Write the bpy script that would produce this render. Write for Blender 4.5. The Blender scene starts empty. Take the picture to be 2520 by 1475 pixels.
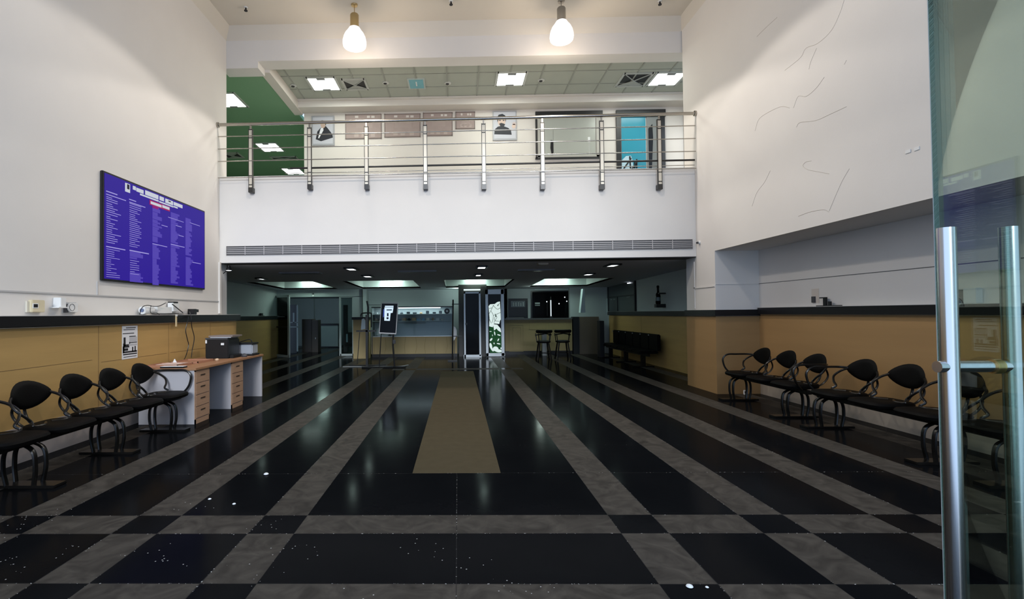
import bpy, bmesh, math, random
from mathutils import Vector, Matrix
random.seed(7)
COL = bpy.context.scene.collection
sc = bpy.context.scene

# ------------------------------------------------------------------ camera
FPX, YAW, PIT, ROL, CX, CY, CH = 1250.0, -.0205, .0187, .0099, 1101.04, 748.13, 1.4
cy_, sy_, cp_, sp_, cr_, sr_ = (math.cos(YAW), math.sin(YAW), math.cos(PIT), math.sin(PIT), math.cos(ROL), math.sin(ROL))
R0 = Vector((cy_, -sy_, 0)); F0 = Vector((sy_*cp_, cy_*cp_, sp_)); U0 = Vector((-sy_*sp_, -cy_*sp_, cp_))
VR = R0*cr_ - U0*sr_; VU = R0*sr_ + U0*cr_
CAM = Vector((0, 0, CH))
def at(ax, v, px, py):
    """point of the photograph lying on the real plane axis=v (metres)"""
    d = F0 + VR*((px-CX)/FPX) - VU*((py-CY)/FPX)
    return CAM + d*((v-CAM[ax])/d[ax])
def ax_(v, px, py): return at(0, v, px, py)
def ay(v, px, py): return at(1, v, px, py)
def az(v, px, py): return at(2, v, px, py)
cd = bpy.data.cameras.new('camera'); cam = bpy.data.objects.new('camera', cd); COL.objects.link(cam)
m = Matrix((VR, VU, -F0)).transposed().to_4x4(); m.translation = CAM
cam.matrix_world = m
cd.sensor_fit = 'HORIZONTAL'; cd.sensor_width = 36; cd.lens = 36*FPX/2520
cd.shift_x = (1260-CX)/2520; cd.shift_y = (CY-737.5)/2520
cd.clip_start = .05; cd.clip_end = 100
sc.camera = cam

# ------------------------------------------------------------------ materials
def lin(c):
    return tuple(((x/255)/12.92 if x/255 <= .04045 else ((x/255+.055)/1.055)**2.4) for x in c)
MATS = {}
def mat(name, c, rough=.5, metal=0, spec=.5, bump=0, bscale=40, var=0, vscale=3, emit=None, es=0, alpha=1, coat=0, stretch=None):
    if name in MATS: return MATS[name]
    m = bpy.data.materials.new(name); m.use_nodes = True; nt = m.node_tree; b = nt.nodes['Principled BSDF']
    c = lin(c) if max(c) > 1 else c
    b.inputs['Base Color'].default_value = (*c, 1)
    b.inputs['Roughness'].default_value = rough; b.inputs['Metallic'].default_value = metal
    b.inputs['Specular IOR Level'].default_value = spec
    if coat: b.inputs['Coat Weight'].default_value = coat
    if emit is not None:
        e = lin(emit) if max(emit) > 1 else emit
        b.inputs['Emission Color'].default_value = (*e, 1); b.inputs['Emission Strength'].default_value = es
    if alpha < 1: b.inputs['Alpha'].default_value = alpha
    tc = nt.nodes.new('ShaderNodeNewGeometry'); mp = nt.nodes.new('ShaderNodeMapping')
    nt.links.new(tc.outputs['Position'], mp.inputs['Vector'])
    if stretch: mp.inputs['Scale'].default_value = stretch
    n = nt.nodes.new('ShaderNodeTexNoise'); n.inputs['Scale'].default_value = vscale; n.inputs['Detail'].default_value = 4
    nt.links.new(mp.outputs[0], n.inputs['Vector'])
    mx = nt.nodes.new('ShaderNodeMix'); mx.data_type = 'RGBA'
    v = var if var else .02
    mx.inputs[6].default_value = (*[x*(1-v) for x in c], 1); mx.inputs[7].default_value = (*[min(1, x*(1+v)) for x in c], 1)
    nt.links.new(n.outputs['Fac'], mx.inputs[0]); nt.links.new(mx.outputs[2], b.inputs['Base Color'])
    if bump:
        n2 = nt.nodes.new('ShaderNodeTexNoise'); n2.inputs['Scale'].default_value = bscale; n2.inputs['Detail'].default_value = 3
        nt.links.new(mp.outputs[0], n2.inputs['Vector'])
        bp = nt.nodes.new('ShaderNodeBump'); bp.inputs['Strength'].default_value = bump; bp.inputs['Distance'].default_value = .01
        nt.links.new(n2.outputs['Fac'], bp.inputs['Height']); nt.links.new(bp.outputs[0], b.inputs['Normal'])
    MATS[name] = m
    return m
def emis(name, c, s): return mat(name, (0, 0, 0), .6, spec=.2, emit=c, es=s)
def glass(name, tint, gloss=.08, rough=.0, vary=True):
    if name in MATS: return MATS[name]
    m = bpy.data.materials.new(name); m.use_nodes = True; nt = m.node_tree
    nt.nodes.remove(nt.nodes['Principled BSDF']); o = nt.nodes['Material Output']
    t = nt.nodes.new('ShaderNodeBsdfTransparent'); t.inputs[0].default_value = (*tint, 1)
    g = nt.nodes.new('ShaderNodeBsdfGlossy'); g.inputs['Roughness'].default_value = rough; g.inputs[0].default_value = (1, 1, 1, 1)
    lw = nt.nodes.new('ShaderNodeFresnel'); lw.inputs[0].default_value = 1.35
    mm = nt.nodes.new('ShaderNodeMath'); mm.operation = 'MULTIPLY'; mm.inputs[1].default_value = gloss/.08
    nt.links.new(lw.outputs[0], mm.inputs[0])
    x = nt.nodes.new('ShaderNodeMixShader'); nt.links.new(mm.outputs[0], x.inputs[0])
    nt.links.new(t.outputs[0], x.inputs[1]); nt.links.new(g.outputs[0], x.inputs[2]); nt.links.new(x.outputs[0], o.inputs[0])
    MATS[name] = m; return m

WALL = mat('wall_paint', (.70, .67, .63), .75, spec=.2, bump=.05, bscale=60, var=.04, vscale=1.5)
CEIL = mat('ceiling_paint', (.66, .61, .53), .8, spec=.1, var=.03, vscale=1)
BCEIL = mat('low_ceiling_paint', (.55, .57, .62), .8, spec=.1, var=.03, vscale=1)
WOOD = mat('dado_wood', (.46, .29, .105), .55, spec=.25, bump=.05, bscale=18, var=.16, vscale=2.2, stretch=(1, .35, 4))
WOODR = mat('dado_wood_shaded', (.33, .20, .085), .55, spec=.25, bump=.05, bscale=18, var=.10, vscale=2.2, stretch=(1, .35, 4))  # same dado wood, with the recess shade put into a darker colour
LEDGE = mat('ledge_stone', (.008, .008, .009), .35, spec=.3)
SHELF = mat('ledge_top', (.55, .54, .52), .5)
BLACK = mat('black_plastic', (.010, .010, .011), .35, spec=.35)
BSTEEL = mat('black_steel', (.006, .0055, .005), .25, spec=.3)
SEATM = mat('black_vinyl', (.0030, .0027, .0026), .55, spec=.06, bump=.1, bscale=90)
CHROME = mat('brushed_steel', (.62, .61, .60), .22, metal=1, bump=.03, bscale=60, stretch=(1, 1, .02))
RAILM = mat('rail_steel', (.40, .38, .34), .25, metal=1)
RAILD = mat('rail_dark_steel', (.03, .028, .026), .3, metal=.3)
POSTM = mat('post_cream', (.62, .57, .47), .35, metal=.25)
BRASS = mat('brass', (.55, .42, .22), .3, metal=.9)
NICKEL = mat('nickel', (.38, .36, .33), .3, metal=.9)
GREYLAM = mat('grey_laminate', (.42, .40, .41), .5, var=.05)
DESKW = mat('desk_wood', (.33, .17, .085), .45, spec=.3, var=.18, vscale=6, stretch=(.4, .4, 3))
DRAWW = mat('drawer_wood', (.38, .235, .15), .5, spec=.3, var=.18, vscale=7, stretch=(1, .5, 5))
WHITE = mat('white_plastic', (.72, .72, .70), .4)
BEIGE = mat('beige_plastic', (.62, .54, .36), .5)
CARD = mat('paper', (.75, .75, .76), .7)
DGREY = mat('dark_grey', (.05, .05, .055), .5)
ALU = mat('aluminium', (.40, .42, .43), .35, metal=.6)
OLIVE = mat('counter_panel', (.36, .27, .12), .6, var=.12, vscale=2, stretch=(1, 1, .4))
BGLASS = mat('black_glass', (.003, .003, .004), .08, spec=.08)
LAMPW = emis('lit_panel', (.92, 1.0, .96), 9)
LAMPC = emis('lit_downlight', (.9, .97, 1.0), 4)
LAMPP = emis('lit_shade', (1.0, .97, .97), 1.5)

# ------------------------------------------------------------------ mesh helpers
def B(): return bmesh.new()
def box(bm, x0, x1, y0, y1, z0, z1, bev=0):
    vs = [bm.verts.new((x, y, z)) for x in (x0, x1) for y in (y0, y1) for z in (z0, z1)]
    fs = [bm.faces.new([vs[i] for i in q]) for q in ((0,1,3,2),(4,6,7,5),(0,4,5,1),(2,3,7,6),(0,2,6,4),(1,5,7,3))]
    if bev:
        es = list({e for f in fs for e in f.edges})
        bmesh.ops.bevel(bm, geom=es, offset=bev, segments=2, affect='EDGES')
    return bm
def prism(bm, pts, vec):
    a = [bm.verts.new(p) for p in pts]; b = [bm.verts.new(Vector(p)+Vector(vec)) for p in pts]
    bm.faces.new(a); bm.faces.new(b[::-1]); n = len(a)
    for i in range(n): bm.faces.new((a[i], b[i], b[(i+1) % n], a[(i+1) % n]))
    return bm
def smoothpts(pts, k=6):
    pts = [Vector(p) for p in pts]
    if len(pts) < 3: return pts
    q = [2*pts[0]-pts[1]] + pts + [2*pts[-1]-pts[-2]]; out = []
    for i in range(1, len(q)-2):
        p0, p1, p2, p3 = q[i-1:i+3]
        for j in range(k):
            t = j/k
            out.append(.5*((2*p1)+(p2-p0)*t+(2*p0-5*p1+4*p2-p3)*t*t+(3*p1-p0-3*p2+p3)*t**3))
    out.append(pts[-1]); return out
def tube(bm, pts, r, n=8, smooth=True, flat=1.0, k=6):
    P = smoothpts(pts, k) if smooth else [Vector(p) for p in pts]
    rings = []; up = None
    for i, p in enumerate(P):
        d = (P[min(i+1, len(P)-1)]-P[max(i-1, 0)]).normalized()
        if up is None:
            up = Vector((0, 0, 1)) if abs(d.z) < .9 else Vector((0, 1, 0))
        s = d.cross(up).normalized(); up = s.cross(d).normalized()
        rings.append([bm.verts.new(p + s*math.cos(2*math.pi*j/n)*r + up*math.sin(2*math.pi*j/n)*r*flat) for j in range(n)])
    for a, b in zip(rings, rings[1:]):
        for j in range(n): bm.faces.new((a[j], a[(j+1) % n], b[(j+1) % n], b[j]))
    bm.faces.new(rings[0][::-1]); bm.faces.new(rings[-1]); return bm
def cyl(bm, a, b, r, n=16): return tube(bm, [a, b], r, n, smooth=False)
def lathe(bm, c, prof, n=28, cap=True):
    rings = [[bm.verts.new((c[0]+r*math.cos(2*math.pi*j/n), c[1]+r*math.sin(2*math.pi*j/n), c[2]+z)) for j in range(n)] for r, z in prof]
    for a, b in zip(rings, rings[1:]):
        for j in range(n): bm.faces.new((a[j], a[(j+1) % n], b[(j+1) % n], b[j]))
    if cap:
        bm.faces.new(rings[0][::-1]); bm.faces.new(rings[-1])
    return bm
def obj(name, bm, m, parent=None, smooth=False, label=None):
    bmesh.ops.recalc_face_normals(bm, faces=bm.faces)
    me = bpy.data.meshes.new(name); bm.to_mesh(me); bm.free(); me.materials.append(m)
    if smooth:
        for p in me.polygons: p.use_smooth = True
        try: me.set_sharp_from_angle(angle=math.radians(40))
        except Exception: pass
    o = bpy.data.objects.new(name, me); COL.objects.link(o)
    if parent:
        o.parent = parent; o.matrix_parent_inverse = parent_inv(parent)
    if label: o['label'] = label
    return o
WM = {}
def parent_inv(p):
    M = Matrix.Identity(4); q = p
    while q is not None:
        M = q.matrix_parent_inverse @ q.matrix_basis if q.parent is None else M
        q = q.parent
    return Matrix.Translation(WM.get(p.name, Vector((0, 0, 0)))).inverted()
def struct(name, bm, m, smooth=False):
    o = obj(name, bm, m, smooth=smooth); o['kind'] = 'structure'; return o
def spart(name, bm, m, parent): return obj(name, bm, m, parent)
def thing(name, label, cat, loc, group=None):
    o = bpy.data.objects.new(name, None); COL.objects.link(o); o.location = loc
    o.empty_display_size = .1; WM[o.name] = Vector(loc)
    o['label'] = label; o['category'] = cat
    if group: o['group'] = group
    return o
def tag(o, label, cat, group=None):
    o['label'] = label; o['category'] = cat
    if group: o['group'] = group
    return o

# plan dimensions
XL, XR, XR2 = -4.475, 4.343, 5.057
YF = -.4
YP0, YP1 = 8.646, 9.72
YPL = 9.75
ZB, ZS, ZU = 4.02, 2.39, 6.36
ZCO, ZC = 6.77, 7.03
def yb(x): return 9.456 + (x-XL)/(XR-XL)*(9.31-9.456)
XD = -4.235       # face of the left dado
def zlow(y): return 2.385 - (y-9.4)*.0195

# ------------------------------------------------------------------ floor
def floor_mat():
    m = bpy.data.materials.new('floor_tiles'); m.use_nodes = True; nt = m.node_tree; L = nt.links.new
    b = nt.nodes['Principled BSDF']
    g = nt.nodes.new('ShaderNodeNewGeometry'); s = nt.nodes.new('ShaderNodeSeparateXYZ'); L(g.outputs['Position'], s.inputs[0])
    def M(op, a, c=None, d=None):
        n = nt.nodes.new('ShaderNodeMath'); n.operation = op
        for i, v in enumerate((a, c, d)):
            if v is None: continue
            if isinstance(v, (int, float)): n.inputs[i].default_value = v
            else: L(v, n.inputs[i])
        return n.outputs[0]
    def inr(v, lo, hi): return M('MULTIPLY', M('GREATER_THAN', v, lo), M('LESS_THAN', v, hi))
    X, Y = s.outputs[0], s.outputs[1]
    ax = M('SUBTRACT', M('ABSOLUTE', M('ADD', X, .023)), 1.039)
    mo = M('MODULO', M('ADD', ax, 8.88), .888)
    lv = M('MULTIPLY', M('GREATER_THAN', ax, 0), M('LESS_THAN', mo, .300))
    lc = M('ADD', M('ADD', inr(Y, 3.254, 3.548), inr(Y, 2.359, 2.653)), inr(Y, 1.464, 1.758))
    lc = M('ADD', lc, M('MULTIPLY', inr(Y, 12.6, 12.95), M('LESS_THAN', ax, .6)))
    light = M('ABSOLUTE', M('SUBTRACT', lv, lc))
    carpet = M('MULTIPLY', inr(X, -.413, .359), inr(Y, 4.471, 12.3))
    # tile joints
    def near(v, c, w=.0035): return M('LESS_THAN', M('ABSOLUTE', M('SUBTRACT', v, c)), w)
    j = near(mo, .300); j = M('MAXIMUM', j, near(mo, .0, .003)); j = M('MULTIPLY', j, M('GREATER_THAN', ax, -.01))
    j = M('MAXIMUM', j, M('MULTIPLY', near(X, -.023, .003), M('LESS_THAN', Y, 4.471)))
    for yy in (4.471, 3.548, 3.254, 2.653, 2.359): j = M('MAXIMUM', j, near(Y, yy))
    j = M('MAXIMUM', j, M('MULTIPLY', near(M('MODULO', Y, 1.2), .6, .002), M('GREATER_THAN', Y, 4.6)))
    nz = nt.nodes.new('ShaderNodeTexNoise'); nz.inputs['Scale'].default_value = 60; L(g.outputs['Position'], nz.inputs['Vector'])
    jb = M('MULTIPLY', j, M('GREATER_THAN', nz.outputs['Fac'], .655))
    def noise(sc_, d=5, dist=0):
        n = nt.nodes.new('ShaderNodeTexNoise'); n.inputs['Scale'].default_value = sc_; n.inputs['Detail'].default_value = d
        n.inputs['Distortion'].default_value = dist;  L(g.outputs['Position'], n.inputs['Vector']); return n.outputs['Fac']
    def mix(f, a, c):
        n = nt.nodes.new('ShaderNodeMix'); n.data_type = 'RGBA'
        L(f, n.inputs[0]) if not isinstance(f, (int, float)) else None
        for i, v in ((6, a), (7, c)):
            if isinstance(v, tuple): n.inputs[i].default_value = (*v, 1)
            else: L(v, n.inputs[i])
        return n.outputs[2]
    lt = mix(M('ADD', M('MULTIPLY', M('SUBTRACT', noise(4.5, 9, 2.2), .5), 1.7), .5), (.028, .0255, .0225), (.084, .075, .064))
    dk = mix(noise(2.5, 6, .5), (.0032, .0037, .0046), (.006, .0065, .0075))
    c = mix(light, dk, lt)
    cp = mix(noise(9), (.060, .050, .030), (.080, .066, .042)); c = mix(carpet, c, cp)
    vo = nt.nodes.new('ShaderNodeTexVoronoi'); vo.inputs['Scale'].default_value = 26; L(g.outputs['Position'], vo.inputs['Vector'])
    sp = M('MULTIPLY', M('LESS_THAN', vo.outputs['Distance'], .10), M('GREATER_THAN', noise(2.2, 2), .56))
    sp = M('MULTIPLY', sp, M('LESS_THAN', M('ADD', Y, M('MULTIPLY', X, .35)), 3.1))
    c = mix(M('MULTIPLY', j, .6), c, (.02, .02, .02))
    c = mix(M('MAXIMUM', jb, sp), c, (.42, .42, .42))
    L(c, b.inputs['Base Color'])
    b.inputs['IOR'].default_value = 1.045
    r = M('MULTIPLY_ADD', light, .22, .10); r = M('ADD', r, M('MULTIPLY', carpet, .5)); r = M('MULTIPLY_ADD', noise(3), .06, r)
    L(r, b.inputs['Roughness'])
    bp = nt.nodes.new('ShaderNodeBump'); bp.inputs['Strength'].default_value = .05; bp.inputs['Distance'].default_value = .01
    L(noise(7, 3), bp.inputs['Height']); L(bp.outputs[0], b.inputs['Normal'])
    return m
FLOOR = floor_mat()
struct('floor', box(B(), -9, 6.5, YF-2, 26, -.1, 0), FLOOR)

# ------------------------------------------------------------------ hall shell
wl = struct('wall_left', box(B(), XL-.25, XL, YF, YPL, 0, 7.3), WALL)
spart('panel_moulding', box(box(B(), XL, XL+.012, 1, 9.4, 1.655, 1.672), XL, XL+.012, 6.2, 6.215, 1.67, 1.84), mat('moulding_grey', (.45, .44, .43), .6), wl)
bm = B()
for z0, z1 in ((1.46, 1.472),): box(bm, XL, XL+.01, 6.4, 9.3, z0, z1)
bm.free()
bm = B(); box(bm, XL, XL+.03, 9.4, 9.46, 1.44, 2.4); spart('corner_bead', bm, WALL, wl)
d = struct('trim_1', box(B(), XL, XD, YF, 9.62, 0, 1.305), WOOD)
bm = B(); box(bm, XL, XD+.05, YF, 9.7, 1.31, 1.412); spart('dado_rail', bm, LEDGE, d)
bm = B(); box(bm, XL, XD+.052, YF, 9.70, 1.4125, 1.418); spart('rail_top', bm, SHELF, d)
bm = B(); box(bm, XD, XD+.006, YF, 9.60, 1.296, 1.304); spart('cap_strip', bm, mat('pale_strip', (.7, .62, .48), .5), d)
bm = B()
for y in (5.9, 7.35, 8.6): box(bm, XD, XD+.002, y, y+.004, .25, 1.29)
box(bm, XD, XD+.002, 3.2, 5.8, .90, .903); box(bm, XD, XD+.002, 5.95, 7.3, .86, .863); box(bm, XD, XD+.002, 7.4, 9.5, .86, .863)
spart('panel_joint', bm, mat('joint_brown', (.16, .09, .035), .7), d)
struct('baseboard_left', box(B(), XD, XD+.012, YF, 9.6, 0, .34), mat('grey_skirting', (.33, .29, .27), .6, var=.2, vscale=5))

struct('wall_right', box(B(), XR, XR2+.25, YF, YP0, 2.41, 7.3), WALL)
struct('wall_right_recess', box(B(), XR2+.015, XR2+.25, YF, YP0, 0, 2.41), WALL)
wc = struct('wall_right_pier', box(B(), XR, XR2+.25, YP0, YP1, 0, 7.3), WALL)
bm = B(); box(bm, XR-.012, XR, YP0+.02, YP1-.3, 1.805, 1.83); box(bm, XR-.012, XR, YP1-.34, YP1-.31, 1.44, 2.30)
box(bm, XR, XR2, YP0-.008, YP0, 1.842, 1.85); spart('panel_moulding', bm, WALL, wc)
bm = B(); box(bm, XR2+.01, XR2+.016, YF, YP0, 1.842, 1.850); o = struct('trim_2', bm, mat('joint_grey', (.12, .12, .12), .6))
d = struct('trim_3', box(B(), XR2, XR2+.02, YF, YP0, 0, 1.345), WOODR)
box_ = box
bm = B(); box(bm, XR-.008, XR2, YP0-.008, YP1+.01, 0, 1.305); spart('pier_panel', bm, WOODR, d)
bm = B(); box(bm, XR2-.05, XR2+.02, YF, YP0-.05, 1.335, 1.44); box(bm, XR-.04, XR2, YP0-.05, YP1+.02, 1.31, 1.413); spart('dado_rail', bm, LEDGE, d)
bm = B(); box(bm, XR2-.052, XR2+.02, YF, YP0-.05, 1.4405, 1.446); spart('rail_top', bm, SHELF, d)
bm = B(); box(bm, XR2-.006, XR2, YF, YP0, 1.326, 1.333); spart('cap_strip', bm, mat('pale_strip2', (.6, .47, .3), .5), d)
bm = B(); box(bm, XR2-.004, XR2, YF, 6.35, 0, .30); box(bm, XR2-.003, XR2, 6.35, YP0, 0, .28); struct('baseboard_right', bm, mat('beige_skirting', (.38, .33, .27), .6))

# ceiling with cove
ce = struct('ceiling', box(B(), XL-.2, XR+.5, YF, 9.9, ZC, ZC+.15), CEIL)
bm = B()
prism(bm, [(XL, YF, ZCO), (XL, YF, ZC), (XL+.10, YF, ZC)], (0, 9.745-YF, 0))
prism(bm, [(XR, YF, ZCO), (XR-.04, YF, ZC), (XR, YF, ZC)], (0, 9.745-YF, 0))
prism(bm, [(XL, 9.745, ZCO), (XL, 9.745, ZC), (XL, 9.66, ZC)], (XR-XL, 0, 0))
spart('cove', bm, CEIL, ce)

# balcony front and storey above
wb = struct('wall_back', prism(B(), [(XL, yb(XL), ZS), (XR, yb(XR), ZS), (XR, YPL, ZS), (XL, YPL, ZS)], (0, 0, ZB-ZS)), WALL)
bm = B(); prism(bm, [(XL, yb(XL)+.01, ZS-.012), (XR, yb(XR)+.01, ZS-.012), (XR, YPL, ZS-.012), (XL, YPL, ZS-.012)], (0, 0, .012)); spart('lower_lip', bm, mat('lip_dark', (.03, .03, .032), .6), wb)
bm = B(); box(bm, -3.85, XR+.3, 9.745, 10.1, ZU, ZC+.1); box(bm, XL-.1, -3.85, 9.745, 10.1, 6.225, ZC+.1); struct('wall_back_upper', bm, WALL)
struct('floor_balcony', box(B(), -9, 6.3, YPL, 22, ZB-.12, ZB), mat('balcony_floor', (.3, .29, .27), .5))
GREEN = mat('green_paint', (.14, .32, .15), .7, var=.05, vscale=2)
GCEIL = mat('green_ceiling', (.20, .36, .21), .8, var=.05, vscale=2)
TILEC = mat('ceiling_tile', (.40, .42, .36), .8, var=.06, vscale=3)
CREAM = mat('cream_paint', (.66, .61, .55), .7, var=.03, vscale=2)
bm = B(); box(bm, -9, -3.86, 10.1, 21, 6.32, 6.42); struct('ceiling_green', bm, GCEIL)
bm = B(); box(bm, -9, -8.9, 9.8, 21, ZB, 6.4); box(bm, -9, XL-.26, 9.76, 9.85, ZB, 6.4); struct('wall_green', bm, GREEN)
struct('wall_corridor_end', box(B(), -9, -3.7, 20.9, 21, ZB, 6.4), GREEN)
bm = B(); box(bm, -3.85, XR+1.7, 10.0, 12.4, 6.52, 6.6); tc = struct('ceiling_balcony', bm, TILEC)
bm = B()
for k in range(13):
    x = -3.6 + k*.68; box(bm, x, x+.03, 10.1, 12.2, 6.508, 6.521)
box(bm, -3.8, XR+1.6, 10.72, 10.74, 6.51, 6.521); box(bm, -3.8, XR+1.6, 11.35, 11.37, 6.51, 6.521)
spart('ceiling_grid', bm, mat('grid_metal', (.30, .31, .27), .6), tc)
struct('trim_beam_left', box(B(), -3.95, -3.75, 10.1, 12.3, 6.30, 6.60), CREAM)
bm = B(); box(bm, -3.75, XR+1.6, 11.9, 12.3, 6.33, 6.6); box(bm, -3.75, XR+1.6, 11.86, 11.9, 6.47, 6.515); struct('trim_beam_back', bm, CREAM)
wbb = struct('wall_balcony', box(B(), -3.72, 6.1, 12.28, 12.5, ZB, 6.55), CREAM)
struct('wall_corridor', box(B(), -3.72, -3.6, 12.5, 21, ZB, 6.4), GREEN)
struct('wall_balcony_right', box(B(), 6.0, 6.1, YP1+.02, 12.3, ZB, 6.6), CREAM)

# ------------------------------------------------------------------ railing
ra = thing('balcony_railing', 'steel railing with cream posts and thin bars along the balcony edge', 'railing', (0, 9.3, ZB))
def yr(x): return yb(x)-.09
def railz(px, py):
    # plane of the railing (skewed like the balcony front)
    d = F0 + VR*((px-CX)/FPX) - VU*((py-CY)/FPX)
    k = (9.31-9.456)/(XR-XL); t = (9.456-.09-k*XL)/(d.y-k*d.x); return CAM + d*t
def rbar(name, pts, r, m, fl=1.0):
    obj(name, tube(B(), [railz(*p) for p in pts], r, 10, smooth=False, flat=fl), m, ra, smooth=True)
zt = sum(railz(x, y).z for x, y in ((700, 302), (1130, 290), (1600, 287)))/3
def hbar(name, z, r, m, x0=XL+.02, x1=XR-.02, fl=1.0, dy=0):
    obj(name, tube(B(), [(x0, yr(x0)+dy, z), (x1, yr(x1)+dy, z)], r, 12, smooth=False, flat=fl), m, ra, smooth=True)
hbar('handrail', zt, .030, RAILM)
for y in (325, 356, 387, 428):
    hbar('rail', railz(1101, y-1).z, .0095, RAILM, dy=-.01)
hbar('rail', railz(1101, 417).z, .007, RAILM, x0=-3.2, dy=.05)
hbar('kick_rail', railz(1101, 405).z, .018, RAILD, x0=-3.1, dy=.04)
for px in (617, 762, 902, 1047, 1191, 1336, 1482, 1624):
    p = railz(px, 430); x = p.x; y = yr(x)
    zb_ = railz(px, 455 - (0 if px > 700 else -8)).z
    po = obj('post', box(B(), x-.032, x+.032, y-.012, y+.02, zb_-.02, zt-.10, .004), POSTM, ra)
    bm = B(); box(bm, x-.038, x-.029, y-.016, y+.03, zb_-.02, zt-.09); box(bm, x+.029, x+.038, y-.016, y+.03, zb_-.02, zt-.09)
    for zz in (zt-.115, zt-.27, zb_+.22, zb_+.05): box(bm, x-.034, x+.034, y-.017, y-.011, zz, zz+.016)
    obj('post_edge', bm, RAILD, po)
    obj('post_neck', box(B(), x-.014, x+.014, y-.01, y+.012, zt-.12, zt), RAILM, po)
    bm = B(); box(bm, x-.042, x+.042, y-.02, yb(x)+.005, zb_-.085, zb_+.01, .004); obj('anchor_block', bm, RAILD, po)
for s, x in ((-1, XL+.015), (1, XR-.015)):
    obj('wall_flange', cyl(B(), (x-.015*s, yr(x), zt), (x+.0149*s, yr(x), zt), .05), RAILM, ra, smooth=True)

# linear air grille in the balcony front
def ybx(x): return yb(x)
gx0, gx1 = ay(9.44, 557, 615).x, ay(9.32, 1703, 605).x
gz0, gz1 = ay(9.38, 1130, 621).z, ay(9.38, 1130, 598).z
gr = thing('air_grille', 'long linear air grille of grey slats across the white balcony front', 'vent', (0, 9.3, gz0))
def gbox(bm, x0, x1, d0, d1, z0, z1):
    prism(bm, [(x0, yb(x0)-d1, z0), (x1, yb(x1)-d1, z0), (x1, yb(x1)-d0, z0), (x0, yb(x0)-d0, z0)], (0, 0, z1-z0))
bm = B(); gbox(bm, gx0, gx1, -.001, .004, gz0, gz1); obj('backing', bm, mat('grille_back', (.10, .10, .10), .7), gr)
bm = B(); gbox(bm, gx0, gx1, 0, .02, gz1-.008, gz1); gbox(bm, gx0, gx1, 0, .02, gz0, gz0+.008)
gbox(bm, gx0, gx0+.008, 0, .02, gz0, gz1); gbox(bm, gx1-.008, gx1, 0, .02, gz0, gz1); obj('frame', bm, mat('grille_frame', (.20, .19, .19), .5), gr)
bm = B()
for k in range(1, 5):
    z = gz0 + (gz1-gz0)*k/5; gbox(bm, gx0, gx1, .002, .018, z-.006, z+.006)
n = 24
for k in range(1, n): x = gx0 + (gx1-gx0)*k/n; gbox(bm, x-.006, x+.006, .002, .02, gz0, gz1)
obj('slats', bm, mat('grille_slat', (.42, .40, .40), .45), gr)

# ------------------------------------------------------------------ pendants
def pendant(px, py, m, label, pz=118):
    p = az(ZC-.005, px, py); x, y = p.x, p.y
    t = thing('pendant_lamp', label, 'lamp', (x, y, ZC), 'pendant lamps')
    zrim = ay(y, px, pz).z; zneck = ay(y, px, pz-50).z; ztop = ay(y, px, pz-82).z
    obj('canopy', lathe(B(), (x, y, ZC-.035), [(.03, 0), (.055, .008), (.06, .035)]), m, t, True)
    obj('rod', cyl(B(), (x, y, ztop), (x, y, ZC-.03), .007, 8), m, t, True)
    obj('lamp_holder', lathe(B(), (x, y, zneck-.01), [(.076, 0), (.078, .02), (.078, ztop-zneck-.01), (.065, ztop-zneck+.01)]), m, t, True)
    h = zneck-zrim
    pr = [(.208, .04), (.214, .075), (.210, .13), (.195, .19), (.168, .25), (.13, .30), (.095, h-.015), (.07, h)]
    obj('lamp_shade', lathe(B(), (x, y, zrim), [(.155, 0), (.192, .006), (.204, .02)]+pr), LAMPP, t, True)
    return x, y, zrim
P1 = pendant(872, 12, BRASS, 'white glass pendant lamp with brass holder above the left of the balcony', 117)
P2 = pendant(1381, 3, NICKEL, 'white glass pendant lamp with grey nickel holder above the balcony centre', 101)

# small ceiling sprinklers
def sprinkler(px, py, lab):
    p = az(ZC, px, py)
    t = thing('ceiling_sprinkler', lab, 'sprinkler', (p.x, p.y, ZC), 'ceiling sprinklers')
    obj('rose', lathe(B(), (p.x, p.y, ZC-.012), [(.03, 0), (.04, .012)]), WHITE, t, True)
    obj('nozzle', lathe(B(), (p.x, p.y, ZC-.07), [(.03, 0), (.032, .012), (.014, .02), (.014, .06)]), BLACK, t, True)
sprinkler(605, 18, 'small sprinkler on the ceiling near the left cove')
sprinkler(1110, 3, 'small dark sprinkler on the ceiling between the two pendant lamps')
sprinkler(1624, 3, 'small dark sprinkler on the ceiling right of the nickel pendant lamp')

# ------------------------------------------------------------------ balcony fittings
def zplane_rect(bm, z, pxs, h, inset=0):
    pts = [az(z, *p) for p in pxs]
    c = sum(pts, Vector())/len(pts)
    pts = [c + (p-c)*(1-inset) for p in pts]
    prism(bm, pts, (0, 0, h)); return pts
def ceil_light(cx_, cyy, w, l, z, label, group, m=LAMPW):
    t = thing('ceiling_light', label, 'ceiling light', (cx_, cyy, z), group)
    bm = B(); fr = .025
    for a in (-1, 1):
        box(bm, cx_+a*w/2-fr, cx_+a*w/2+fr, cyy-l/2-fr, cyy+l/2+fr, z-.02, z)
        box(bm, cx_-w/2, cx_+w/2, cyy+a*l/2-fr, cyy+a*l/2+fr, z-.02, z)
    obj('frame', bm, mat('light_frame', (.5, .52, .48), .4), t)
    bm = B(); box(bm, cx_-w/2+fr, cx_+w/2-fr, cyy-l/2+fr, cyy+l/2-fr, z-.012, z); obj('diffuser', bm, m, t)
    for ya in (cyy-l/2+.01, cyy+l/2-.09): obj('clip', box(B(), cx_-.09, cx_+.09, ya, ya+.08, z-.03, z-.012), mat('clip_grey', (.25, .26, .25), .5), t)
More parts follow.
